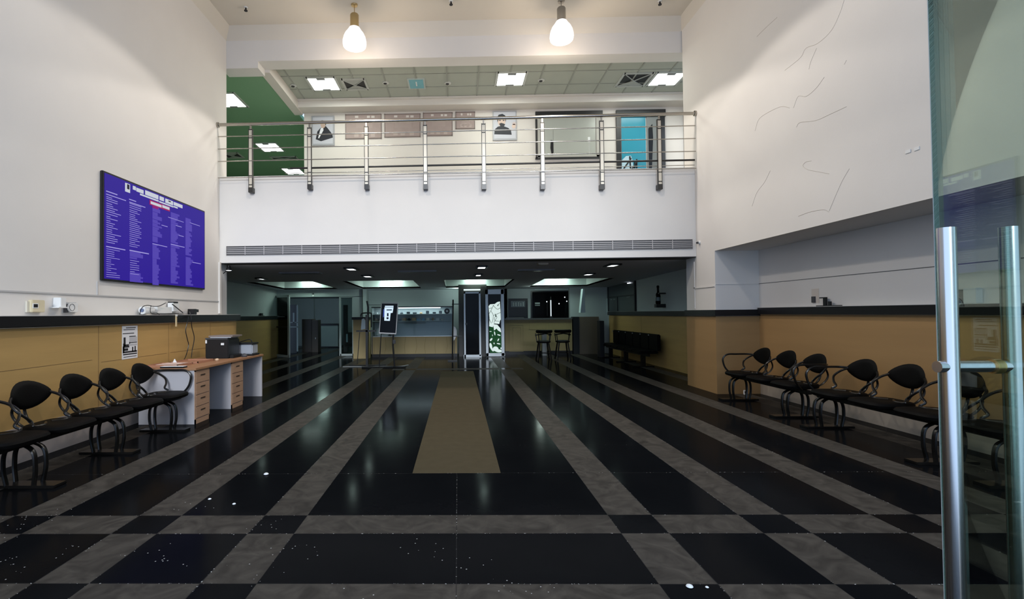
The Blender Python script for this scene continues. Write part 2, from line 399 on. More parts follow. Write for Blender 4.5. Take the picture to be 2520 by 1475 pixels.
p = az(6.50, 797, 208); ceil_light(p.x, p.y, .62, .62, 6.519, 'square lit panel in the balcony ceiling beside the square vent at left', 'balcony ceiling panels')
p = az(6.50, 1257, 196); ceil_light(p.x, p.y, .62, .62, 6.519, 'square lit panel in the middle of the balcony ceiling', 'balcony ceiling panels')
p = az(6.50, 1640, 196); ceil_light(p.x, p.y, .64, .62, 6.519, 'square lit panel in the balcony ceiling next to the right hall wall', 'balcony ceiling panels')
for px, py, lab in ((664, 362, 'lit panel in the green corridor ceiling behind the leftmost railing bay'),
                    (722, 421, 'lit panel far down the green corridor ceiling, just above the balcony edge'),
                    (560, 246, 'lit panel in the green ceiling half hidden by the left hall wall')):
    p = az(6.32, px, py); ceil_light(p.x, p.y, .62, .75, 6.319, lab, 'corridor ceiling panels')
def vent(px, py, w, l, z, lab):
    p = az(z, px, py); t = thing('ceiling_vent', lab, 'vent', (p.x, p.y, z))
    bm = B(); fr = .025
    for a in (-1, 1):
        box(bm, p.x+a*w/2-fr, p.x+a*w/2+fr, p.y-l/2-fr, p.y+l/2+fr, z-.02, z)
        box(bm, p.x-w/2, p.x+w/2, p.y+a*l/2-fr, p.y+a*l/2+fr, z-.02, z)
    obj('frame', bm, mat('vent_frame', (.45, .46, .42), .5), t)
    obj('backing', box(B(), p.x-w/2, p.x+w/2, p.y-l/2, p.y+l/2, z-.004, z), mat('vent_dark', (.02, .02, .02), .7), t)
    bm = B(); a_, b_ = w/2-.02, l/2-.02
    for sx, sy in ((1, 1), (-1, 1)):
        tube(bm, [(p.x-sx*a_, p.y-sy*b_, z-.012), (p.x, p.y, z-.03), (p.x+sx*a_, p.y+sy*b_, z-.012)], .012, 6, smooth=False)
    for sy in (-1, 1):
        prism(bm, [(p.x-a_, p.y+sy*b_, z-.008), (p.x+a_, p.y+sy*b_, z-.008), (p.x, p.y+sy*.03, z-.028)], (0, 0, .003)) if sy > 0 or w < .55 else None
    obj('vanes', bm, mat('vent_vane', (.36, .37, .34), .5), t)
vent(874, 207, .5, .5, 6.519, 'square louvred vent beside the left lit panel of the balcony ceiling')
vent(1560, 196, .62, .62, 6.519, 'square vent beside the lit panel nearest the right hall wall')
vent(700, 388, .8, .25, 6.319, 'slim dark vent in the green corridor ceiling between two lit panels')
vent(573, 382, .5, .5, 6.319, 'small dark vent in the green corridor ceiling at the far left of the balcony')
for px, py, lab in ((722, 211, 'round recessed spot in the balcony ceiling near the left beam'),
                    (949, 204, 'round recessed spot in the balcony ceiling between the vent and the teal panel'),
                    (1102, 205, 'round bright recessed spot in the balcony ceiling right of the teal panel'),
                    (1332, 198, 'round recessed spot in the balcony ceiling right of the middle lit panel')):
    p = az(6.51, px, py); t = thing('recessed_spotlight', lab, 'spotlight', (p.x, p.y, 6.51), 'balcony ceiling spots')
    obj('ring', lathe(B(), (p.x, p.y, 6.495), [(.055, 0), (.07, .005), (.072, .024)]), mat('spot_ring', (.55, .56, .52), .4), t, True)
    obj('lens', lathe(B(), (p.x-.01, p.y, 6.485), [(.035, 0), (.04, .012)]), BLACK, t, True)
p = az(6.51, 1025, 206); t = thing('ceiling_access_panel', 'small square teal panel with a white mark in the balcony ceiling', 'panel', (p.x, p.y, 6.51))
obj('frame', box(B(), p.x-.19, p.x+.19, p.y-.25, p.y+.25, 6.50, 6.52), mat('panel_frame', (.45, .5, .47), .5), t)
obj('teal_sheet', box(B(), p.x-.155, p.x+.155, p.y-.21, p.y+.21, 6.495, 6.50), mat('teal_sheet', (.16, .42, .48), .4), t)
obj('white_mark', box(B(), p.x-.012, p.x+.012, p.y-.12, p.y+.08, 6.49, 6.495), WHITE, t)

YW = 12.28
def fp(px, py, y=YW): p = ay(y, px, py); return (p.x, p.z)
def fbox(bm, px0, py0, px1, py1, d0, d1, y=YW, bev=0):
    x0, z1 = fp(px0, (py0), y); x1, z0 = fp(px1, py1, y); 
    z1b = fp((px0+px1)/2, py0, y)[1]; z0b = fp((px0+px1)/2, py1, y)[1]
    box(bm, min(x0, x1), max(x0, x1), y-d1, y-d0, min(z0b, z1b), max(z0b, z1b), bev); return bm
def fpoly(bm, pts, d0, d1, y=YW):
    prism(bm, [(ay(y, *p).x, y-d1, ay(y, *p).z) for p in pts], (0, d1-d0, 0)); return bm
def ell(cx_, cyy, rx, ry, n=16, a0=0, rot=0):
    out = []
    for i in range(n):
        t = 2*math.pi*i/n; x, y = rx*math.cos(t), ry*math.sin(t)
        out.append((cx_+x*math.cos(rot)-y*math.sin(rot), cyy+x*math.sin(rot)+y*math.cos(rot)))
    return out
SKIN = mat('print_skin', (.50, .36, .28), .6); SKIN2 = mat('print_skin_light', (.62, .47, .38), .6)
PRB = mat('print_black', (.012, .013, .018), .6); PRG = mat('print_grey', (.50, .50, .53), .6)
# portrait 1
t = thing('portrait', 'framed portrait of a person in black jacket and white shirt near the corridor', 'picture', (ay(YW, 795, 323)), 'framed portraits')
obj('frame', fbox(B(), 767, 286, 824, 359, 0, .03), mat('frame_grey', (.35, .35, .36), .4), t)
obj('print', fbox(B(), 771, 290, 820, 355, .03, .033), PRG, t)
obj('jacket', fpoly(B(), [(778, 344), (782, 325), (789, 317), (796, 313), (803, 312), (808, 318), (819, 332), (820, 340), (791, 349)], .033, .036), PRB, t)
obj('shirt', fpoly(B(), [(790, 318), (796, 313), (797, 322), (786, 342), (784, 341)], .036, .038), CARD, t)
obj('face', fpoly(B(), ell(796, 308, 6, 9), .036, .039), SKIN, t)
obj('hair', fpoly(B(), [(788, 306), (788, 301), (793, 298), (801, 299), (804, 304), (803, 311), (800, 305), (792, 303)], .039, .041), PRB, t)
# portrait 2
t = thing('portrait', 'framed portrait of a bearded person in dark clothes waving a hand', 'picture', (ay(YW, 1242, 310)), 'framed portraits')
obj('frame', fbox(B(), 1212, 274, 1272, 346, 0, .03), mat('frame_grey', (.35, .35, .36), .4), t)
obj('print', fbox(B(), 1215, 277, 1269, 342, .03, .033), PRG, t)
obj('jacket', fpoly(B(), [(1216, 332), (1217, 320), (1225, 313), (1236, 311), (1250, 316), (1257, 322), (1259, 333)], .033, .036), PRB, t)
obj('face', fpoly(B(), ell(1234, 300, 9.5, 13), .036, .039), SKIN2, t)
obj('hair', fpoly(B(), [(1224, 303), (1223, 291), (1227, 284), (1236, 282), (1243, 286), (1245, 296), (1244, 302), (1242, 292), (1228, 293)], .039, .041), PRB, t)
obj('beard', fpoly(B(), [(1228, 306), (1233, 304), (1240, 306), (1243, 308), (1238, 315), (1232, 314)], .039, .041), PRB, t)
obj('eyes', fbox(fbox(B(), 1228, 297, 1232, 299, .039, .040), 1237, 297, 1241, 299, .039, .040), PRB, t)
bm = B(); fpoly(bm, ell(1264, 312, 5, 6), .036, .038)
for k, (dx, dy) in enumerate(((-5, -9), (-1, -11), (3, -10), (6, -6))): fpoly(bm, [(1262+k*1.3, 309), (1264+dx, 312+dy), (1265.5+dx, 312.5+dy), (1264+k*1.3, 309)], .036, .038)
obj('hand', bm, SKIN2, t)
BRD = mat('notice_board', (.34, .265, .235), .7, var=.08, vscale=10); BRF = mat('board_frame', (.20, .15, .13), .5); NOTE = mat('note_paper', (.62, .57, .52), .7)
for i, (x0, y0, x1, y1, lab) in enumerate(((850, 282, 939, 342, 'brownish notice board beside the portrait in the black jacket'),
        (946, 281, 1035, 338, 'widest brownish notice board, second after the portrait in the black jacket'),
        (1041, 278, 1114, 335, 'brownish notice board with a column of text, third along the balcony wall'),
        (1121, 276, 1169, 318, 'smallest brownish notice board, next to the portrait of the bearded person'))):
    t = thing('notice_board', lab, 'notice board', ay(YW, (x0+x1)/2, y1), 'notice boards on the balcony wall')
    obj('board', fbox(B(), x0+1.5, y0+1.5, x1-1.5, y1-1.5, 0, .02), BRD, t)
    bm = B(); fbox(bm, x0, y0, x1, y0+1.8, 0, .03); fbox(bm, x0, y1-1.8, x1, y1, 0, .03); fbox(bm, x0, y0, x0+1.8, y1, 0, .03); fbox(bm, x1-1.8, y0, x1, y1, 0, .03)
    obj('frame', bm, BRF, t)
    w = x1-x0
    for fx, fw in ((.27, .09), (.60, .08), (.72, .09)):
        obj('notice', fbox(B(), x0+w*fx, y0+4, x0+w*(fx+fw), y0+9, .02, .022), NOTE, t)
    bm = B()
    for k in range(5): fbox(bm, x0+w*.3, y0+20+k*3, x0+w*.75, y0+21+k*3, .02, .022)
    for fx in (.25, .45, .7): fbox(bm, x0+w*fx, y1-12, x0+w*(fx+.12), y1-4, .02, .022)
    obj('faded_text', bm, mat('faded', (.42, .34, .30), .7), t)
# mirror-like window
wn = struct('window_1', fbox(fbox(fbox(fbox(B(), 1317, 275, 1482, 287, 0, .05), 1317, 287, 1322, 392, 0, .05), 1478, 287, 1482, 392, 0, .05), 1317, 388, 1482, 392, 0, .05), mat('black_frame', (.012, .012, .012), .4))
obj('inner_frame', fbox(fbox(fbox(B(), 1322, 290, 1334, 388, 0, .03), 1466, 290, 1478, 388, 0, .03), 1322, 383, 1478, 388, 0, .03), mat('pale_frame', (.42, .40, .35), .5), wn)
obj('pane', fbox(B(), 1334, 287, 1466, 383, 0, .015), mat('grey_pane', (.40, .41, .36), .25), wn)
bm = B(); fpoly(bm, [(1355, 345), (1361, 348), (1362, 375), (1358, 385), (1354, 365)], .015, .02); fbox(bm, 1361, 322, 1362, 385, .015, .02); obj('hanging_strap', bm, BLACK, wn)
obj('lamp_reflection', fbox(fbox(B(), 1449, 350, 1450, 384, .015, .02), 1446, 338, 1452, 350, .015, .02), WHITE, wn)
# balcony door
dr = struct('door_1', fbox(fbox(fbox(B(), 1515, 272, 1636, 289, 0, .06), 1515, 289, 1528, 432, 0, .06), 1622, 289, 1636, 432, 0, .06), mat('black_frame', (.012, .012, .012), .4))
obj('teal_glass', fbox(B(), 1528, 289, 1590, 432, 0, .02), mat('teal_glass', (.03, .27, .36), .2), dr)
obj('grey_leaf', fbox(B(), 1590, 289, 1622, 432, 0, .03), mat('door_grey', (.20, .21, .20), .5), dr)
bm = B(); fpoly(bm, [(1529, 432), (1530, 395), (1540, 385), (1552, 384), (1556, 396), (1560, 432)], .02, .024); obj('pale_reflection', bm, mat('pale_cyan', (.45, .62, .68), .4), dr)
bm = B()
for a, b in (((1535, 415), (1553, 390)), ((1544, 432), (1567, 398)), ((1562, 432), (1562, 400)), ((1550, 385), (1552, 420)), ((1567, 392), (1567, 432))):
    tube(bm, [ay(YW-.03, *a), ay(YW-.03, *b)], .018, 6, smooth=False)
obj('dark_bars', bm, BLACK, dr)
obj('door_frame_slot', fpoly(B(), [(1594, 318), (1604, 306), (1606, 340), (1603, 420), (1596, 420)], .03, .034), BLACK, dr)
bm = B(); fbox(bm, 1681, 272, 1689, 425, 0, .06); struct('trim_4', bm, mat('black_frame', (.012, .012, .012), .4))
# far left balcony: grey framed window on green wall
w2 = struct('window_2', fbox(B(), 560, 376, 574, 450, 0, .06, y=20.5), mat('grey_frame', (.25, .28, .28), .5))
obj('pane', fbox(B(), 576, 384, 590, 450, 0, .05, y=20.5), mat('dim_pane', (.10, .16, .14), .3), w2)

# ------------------------------------------------------------------ blue display board
XS = XL+.045
db = thing('display_board', 'large blue electronic directory board on the left wall', 'display board', (XL, 7.53, 1.87))
obj('bezel', box(B(), XL+.002, XS-.004, 6.25, 8.82, 1.855, 3.24, .006), BLACK, db)
obj('screen', box(B(), XS-.004, XS, 6.275, 8.795, 1.88, 3.215), emis('screen_blue', (.024, .007, .29), .95), db)
def Z2(zx, zy): return (240+zx/3.688, 400+zy/3.688)
def strip(bm, a, b, th, d=.004):
    p, q = ax_(XS, *Z2(*a)), ax_(XS, *Z2(*b)); h = th/3.688/1250*abs((p.y+q.y)/2)/2*1.0
    zc = (p.z+q.z)/2
    box(bm, XS, XS+d, p.y, q.y, zc-h, zc+h)
bm = B()
for a, b, th in (((78, 258), (178, 295), 9), ((78, 286), (256, 348), 7), ((286, 333), (348, 355), 8), ((288, 358), (432, 410), 7), ((78, 760), (250, 797), 9), ((290, 797), (464, 831), 9), ((498, 737), (630, 768), 6), ((664, 740), (788, 773), 6), ((860, 905), (935, 922), 5)):
    strip(bm, a, b, th)
rnd = random.Random(3)
for k in range(22):
    y = 312+k*19.5; w = rnd.choice((35, 50, 60, 75, 100, 130)); strip(bm, (80, y), (80+w, y+w*.2), 5)
for k in range(14):
    y = 785+k*19; w = rnd.choice((40, 70, 90, 120)); strip(bm, (80, y), (80+w, y+w*.16), 4)
for k in range(22):
    y = 380+k*18; w = rnd.choice((50, 70, 90, 105)); strip(bm, (290, y), (290+w, y+w*.17), 4)
for k in range(7):
    y = 890+k*20; w = rnd.choice((40, 60, 80)); strip(bm, (295, y), (295+w, y+w*.12), 4)
obj('list_text', bm, emis('screen_text', (.42, .38, .85), .8), db)
bm = B()
for x0, x1, ys in ((498, 575, range(408, 725, 17)), (664, 735, range(468, 725, 16)), (798, 850, range(515, 840, 16)), (498, 560, range(745, 1105, 17)), (664, 735, range(748, 1105, 17)), (800, 860, range(868, 1120, 17)), (292, 400, range(1005, 1075, 17)), (292, 400, range(815, 880, 17))):
    for y in ys:
        w = (x1-x0)*rnd.choice((.6, .75, .9, 1.1)); strip(bm, (x0, y), (x0+w, y+w*.1), 17, .003)
obj('list_blocks', bm, emis('screen_lilac', (.085, .055, .45), .9), db)
bm = B(); strip(bm, (640, 510), (780, 530), 4); strip(bm, (580, 570), (634, 583), 5); strip(bm, (710, 572), (762, 587), 5); strip(bm, (735, 660), (780, 675), 5); strip(bm, (838, 545), (928, 580), 4)
obj('bright_lines', bm, emis('screen_text', (.42, .38, .85), .8), db)
bm = B()
for a, b, th in (((250, 222), (292, 240), 80), ((320, 228), (345, 238), 34), ((352, 245), (415, 270), 34), ((432, 275), (550, 315), 40), ((562, 322), (600, 338), 36), ((614, 345), (682, 372), 38), ((690, 375), (768, 400), 30), ((385, 290), (552, 350), 14), ((560, 356), (685, 404), 12), ((690, 400), (725, 415), 12)): 
    # tiles follow the top edge of the board in depth
    p, q = ax_(XS, *Z2(*a)), ax_(XS, *Z2(*b)); n = 1
    h = th/3.688/1250*(p.y+q.y)/4
    zc = (p.z+q.z)/2; box(bm, XS, XS+.006, p.y, q.y, zc-h, zc+h)
obj('header_tiles', bm, emis('screen_white', (.62, .66, .74), .9), db)
bm = B(); strip(bm, (472, 365), (655, 420), 44, .003); strip(bm, (498, 405), (550, 420), 20, .003); obj('red_banner', bm, emis('screen_red', (.42, .01, .12), .8), db)
bm = B(); strip(bm, (480, 365), (578, 397), 24, .006); strip(bm, (586, 398), (650, 420), 24, .006); obj('banner_words', bm, emis('screen_white', (.62, .66, .74), .9), db)
bm = B(); strip(bm, (264, 218), (284, 226), 44, .009); strip(bm, (640, 350), (660, 358), 10, .009); obj('header_marks', bm, emis('screen_ink', (.02, .02, .06), .5), db)

# ------------------------------------------------------------------ items above the left dado
def wbox(bm, x0, px0, py0, px1, py1, d0, d1, bev=0):
    p, q = ax_(x0, px0, (py0+py1)/2), ax_(x0, px1, (py0+py1)/2)
    z1 = ax_(x0, (px0+px1)/2, py0).z; z0 = ax_(x0, (px0+px1)/2, py1).z
    s = 1 if x0 < 0 else -1
    xa, xb = sorted((x0+s*d0, x0+s*d1))
    box(bm, xa, xb, min(p.y, q.y), max(p.y, q.y), min(z0, z1), max(z0, z1), bev); return bm
t = thing('thermostat', 'beige wall control box with a small dark display above the dado', 'thermostat', ax_(XL, 85, 770))
obj('housing', wbox(B(), XL, 68, 739, 100, 769, 0, .05, .006), BEIGE, t)
obj('side_plate', wbox(B(), XL, 62, 742, 68, 769, 0, .02), mat('beige_pale', (.62, .58, .48), .5), t)
obj('display_bezel', wbox(B(), XL+.05, 80, 747, 94, 759, 0, .004), WHITE, t); obj('display', wbox(B(), XL+.05, 82, 749, 92, 757, .004, .006), BLACK, t)
t = thing('junction_box', 'small white box with a projecting ledge between the two wall controls', 'box', ax_(XL, 135, 757))
obj('housing', wbox(B(), XL, 130, 733, 144, 757, 0, .09, .004), WHITE, t); obj('ledge', wbox(B(), XL, 121, 756, 146, 758.5, 0, .11), WHITE, t)
t = thing('timer_switch', 'white wall timer switch with a round dial', 'switch', ax_(XL, 168, 771))
obj('back_plate', wbox(B(), XL, 152, 744, 185, 771, 0, .012), mat('plate_grey', (.5, .5, .5), .5), t)
obj('housing', wbox(B(), XL, 160, 746, 182, 769, .012, .05, .004), WHITE, t)
obj('side_window', wbox(B(), XL, 153, 749, 159, 770, .012, .045), DGREY, t)
p = ax_(XL+.05, 173.5, 757)
obj('dial', cyl(B(), (p.x, p.y, p.z), (p.x+.018, p.y, p.z), .052, 24), WHITE, t, True)
obj('dial_ring', tube(B(), [(p.x+.019, p.y+.038*math.cos(a*math.pi/8), p.z+.038*math.sin(a*math.pi/8)) for a in range(17)], .003, 6), DGREY, t, True)
# emergency lamp with cables
t = thing('emergency_light', 'white emergency light unit with black cables above the dado beside the board', 'light', ax_(XL, 405, 775))
bm = B(); a_, b_ = ax_(XL+.07, 350, 764), ax_(XL+.07, 363, 764)
obj('lamp_head', tube(B(), [a_, ax_(XL+.07, 372, 763)], .055, 16, smooth=False), WHITE, t, True)
obj('lens', tube(B(), [ax_(XL+.07, 348, 764), ax_(XL+.07, 352, 764)], .026, 16, smooth=False), mat('lens_blue', (.12, .16, .28), .2), t, True)
obj('housing', wbox(B(), XL, 372, 756, 410, 772, .02, .09, .006), WHITE, t)
obj('battery_box', wbox(B(), XL, 409, 746, 424, 767, .02, .11, .004), WHITE, t)
obj('bracket', wbox(B(), XL, 412, 767, 452, 772, .002, .05), mat('bracket_grey', (.5, .5, .5), .4), t)
obj('battery_cap', wbox(B(), XL, 410, 743, 421, 747, .02, .11), BLACK, t)
XC = XL+.13
def wire(bm, pts, x, r=.006): tube(bm, [ax_(x, *p) for p in pts], r, 6)
bm = B(); wire(bm, [(344, 775), (346, 765), (352, 755), (362, 752), (372, 753)], XC); wire(bm, [(371, 754), (390, 754), (408, 746)], XC); wire(bm, [(424, 749), (440, 762), (450, 770)], XC, .008)
wire(bm, [(371, 754), (371, 770), (385, 773), (440, 771)], XC, .004); wire(bm, [(372, 772), (385, 770), (395, 778), (400, 788)], XC, .004)
obj('cable', bm, BLACK, t, True)
t = thing('plug_adapter', 'black plug adapter on the wall ledge with two cables hanging to the desk', 'plug', ax_(XL, 460, 775))
obj('adapter_body', wbox(B(), XL, 454, 761, 461, 775, .05, .16, .004), BLACK, t); obj('plug_head', wbox(B(), XL, 461, 762, 469, 769, .05, .14, .004), BLACK, t)
bm = B(); XK = XD+.10
tube(bm, [ax_(XL+.15, 460, 774), ax_(XK, 463, 785), ax_(XK, 457, 812), ax_(XK, 461, 835), ax_(XK, 464, 850), ax_(XK, 458, 875), ax_(XK+.06, 452, 887)], .006, 6)
tube(bm, [ax_(XL+.14, 467, 768), ax_(XK, 470, 780), ax_(XK, 472, 805), ax_(XK, 478, 832), ax_(XK, 473, 862), ax_(XK+.05, 471, 880)], .006, 6)
obj('cable', bm, BLACK, t, True)
t = thing('hanging_strip', 'thin cream strip hanging down over the black dado rail', 'strip', ax_(XD+.06, 433, 800))
obj('strip', wbox(B(), XD+.053, 431.5, 774, 434.5, 804, 0, .008), mat('cream_strip', (.65, .52, .30), .5), t)
obj('strip_clip', wbox(B(), XD+.053, 431, 774, 435, 779, .008, .014), WHITE, t)
# poster
po = thing('wall_poster', 'white poster with black printed blocks on the left wooden dado', 'poster', ax_(XD, 319, 884))
obj('sheet', wbox(B(), XD+.001, 300, 802, 338, 883, 0, .003), CARD, po)
bm = B()
for r in ((302, 820, 330, 822), (310, 806, 334, 808), (304, 811, 332, 812.5), (318, 827, 334, 829), (318, 842, 337, 844), (304, 831, 309, 853), (303, 846, 306, 862), (306, 848, 318, 856), (303, 858, 315, 864), (318, 840, 320, 850), (303, 864, 337, 868), (303, 870, 337, 873), (325, 854, 328, 866), (331, 852, 334, 866), (304, 877, 336, 878.5), (302, 853, 306, 870)):
    wbox(bm, XD+.004, *r, 0, .001)
obj('print_black', bm, PRB, po)
bm = B(); wbox(bm, XD+.004, 318, 829, 337, 841, 0, .0012); wbox(bm, XD+.004, 317, 846, 337, 851, 0, .0012); obj('print_grey', bm, mat('print_lightgrey', (.5, .5, .52), .6), po)

# ------------------------------------------------------------------ desk
YD0, YD1, XDF = 6.507, 8.756, -3.40
XDB = -4.19
dk = thing('desk', 'long wood-topped desk with grey panels and two drawer pedestals along the left wall', 'desk', (-3.8, 7.6, 0))
obj('desktop', box(B(), XDB, XDF+.02, YD0-.02, YD1+.01, .695, .725, .003), DESKW, dk)
for y0, y1 in ((6.507, 6.886), (7.562, 7.968)):
    ca = obj('pedestal', box(B(), XDB+.05, XDF-.012, y0, y1, 0.0, .695), GREYLAM, dk)
    bm = B(); box(bm, XDF-.012, XDF, y0, y0+.02, 0, .695); box(bm, XDF-.012, XDF, y1-.02, y1, 0, .695); box(bm, XDF-.012, XDF, y0, y1, 0, .06); box(bm, XDF-.012, XDF, y0, y1, .675, .695)
    obj('pedestal_edge', bm, DRAWW, ca)
    for k in range(4):
        z0 = .07+k*.152
        dw = obj('drawer', box(B(), XDF-.014, XDF+.004, y0+.024, y1-.024, z0, z0+.145, .003), DRAWW, dk)
        yc = (y0+y1)/2
        obj('handle', box(B(), XDF+.004, XDF+.008, yc-.06, yc+.06, z0+.085, z0+.103, .001), mat('handle_brown', (.05, .03, .02), .5), dw)
obj('end_panel', box(B(), XDB+.05, XDF, YD1-.03, YD1, 0, .695), GREYLAM, dk)
obj('back_panel', box(B(), XDB+.03, XDB+.05, YD0+.05, YD1, .2, .695), GREYLAM, dk)
# items on the desk
TZ = .725
def onz(z, px, py): return az(z, px, py)
def tray(name, x0, x1, y0, y1, m, label, cat, group=None, h=.03):
    t = thing(name, label, cat, ((x0+x1)/2, (y0+y1)/2, TZ), group)
    obj('tray_base', box(B(), x0, x1, y0, y1, TZ+.0005, TZ+.01), m, t)
    bm = B(); w = .012
    box(bm, x0, x1, y0, y0+w, TZ+.01, TZ+h); box(bm, x0, x1, y1-w, y1, TZ+.01, TZ+h); box(bm, x0, x0+w, y0, y1, TZ+.01, TZ+h); box(bm, x1-w, x1, y0, y1, TZ+.01, TZ+h)
    obj('tray_rim', bm, m, t)
TR = mat('tray_wood', (.36, .17, .10), .4)
tray('wooden_tray', -4.12, -3.68, 6.60, 6.98, TR, 'shallow reddish wooden tray at the near end of the desk', 'tray', 'wooden trays on the desk')
tray('wooden_tray', -4.06, -3.66, 7.08, 7.55, TR, 'shallow reddish wooden tray in the middle of the desk before the printer', 'tray', 'wooden trays on the desk')
o = obj('paper_sheet', box(B(), -4.0, -3.72, 6.64, 6.92, TZ+.031, TZ+.034), mat('pink_paper', (.60, .45, .40), .7)); tag(o, 'pale sheet of paper lying in the nearer wooden tray', 'paper')
bm = B(); lathe(bm, (-3.60, 7.52, TZ+.001), [(.02, 0), (.028, .01), (.026, .028), (.012, .036)], 14); o = obj('eraser', bm, mat('tan_plastic', (.60, .42, .27), .5), smooth=True); tag(o, 'small tan rounded object on the desk beside the printer', 'stationery')
bm = B(); lathe(bm, (-3.98, 7.06, TZ+.001), [(.018, 0), (.03, .02), (.016, .045), (.005, .07)], 12); o = obj('paper_ball', bm, CARD, smooth=True); tag(o, 'small white crumpled lump on the desk under the hanging cables', 'paper')
# printer
pr = thing('printer', 'black multifunction printer with raised lid on the desk', 'printer', (-3.78, 8.1, TZ))
obj('body', box(B(), -3.97, -3.60, 7.90, 8.30, TZ, TZ+.30, .012), BLACK, pr)
obj('scanner_bed', box(B(), -3.98, -3.62, 7.91, 8.29, TZ+.30, TZ+.325, .006), DGREY, pr)
obj('lid', prism(B(), [(-3.93, 7.93, TZ+.335), (-3.55, 7.93, TZ+.34), (-3.55, 7.93, TZ+.362), (-3.93, 7.93, TZ+.36)], (0, .36, 0)), mat('lid_wood', (.22, .18, .16), .4), pr)
obj('lid_paper', box(B(), -3.91, -3.58, 7.94, 8.26, TZ+.325, TZ+.334), CARD, pr)
obj('output_tray', box(B(), -3.60, -3.54, 7.94, 8.26, TZ, TZ+.05, .006), BLACK, pr)
obj('control_button', box(B(), -3.965, -3.94, 7.894, 7.9, TZ+.24, TZ+.29), WHITE, pr)
obj('side_label', box(B(), -3.72, -3.67, 7.896, 7.9, TZ+.21, TZ+.245), WHITE, pr)
# clear box
bx = thing('storage_box', 'clear plastic storage box with a black lid beside the printer', 'box', (-3.8, 8.35, TZ))
CLR = mat('clear_plastic', (.42, .45, .50), .25, spec=.5, alpha=.75)
obj('tub', box(B(), -3.72, -3.42, 8.38, 8.62, TZ+.03, TZ+.19, .015), CLR, bx); obj('foot_tray', box(B(), -3.72, -3.41, 8.38, 8.66, TZ, TZ+.03, .004), BLACK, bx)
obj('lid', box(B(), -3.73, -3.41, 8.37, 8.63, TZ+.19, TZ+.215, .006), BLACK, bx)
obj('handle', tube(B(), [(-3.70, 8.45, TZ+.215), (-3.62, 8.46, TZ+.24), (-3.50, 8.47, TZ+.27), (-3.46, 8.48, TZ+.215)], .008, 6), BLACK, bx, True)
o = obj('desk_mouse', lathe(B(), (-3.47, 8.18, TZ), [(.04, 0), (.048, .02), (.035, .045), (.01, .055)], 16), DGREY, smooth=True); tag(o, 'dark rounded mouse on the desk in front of the clear box', 'mouse')

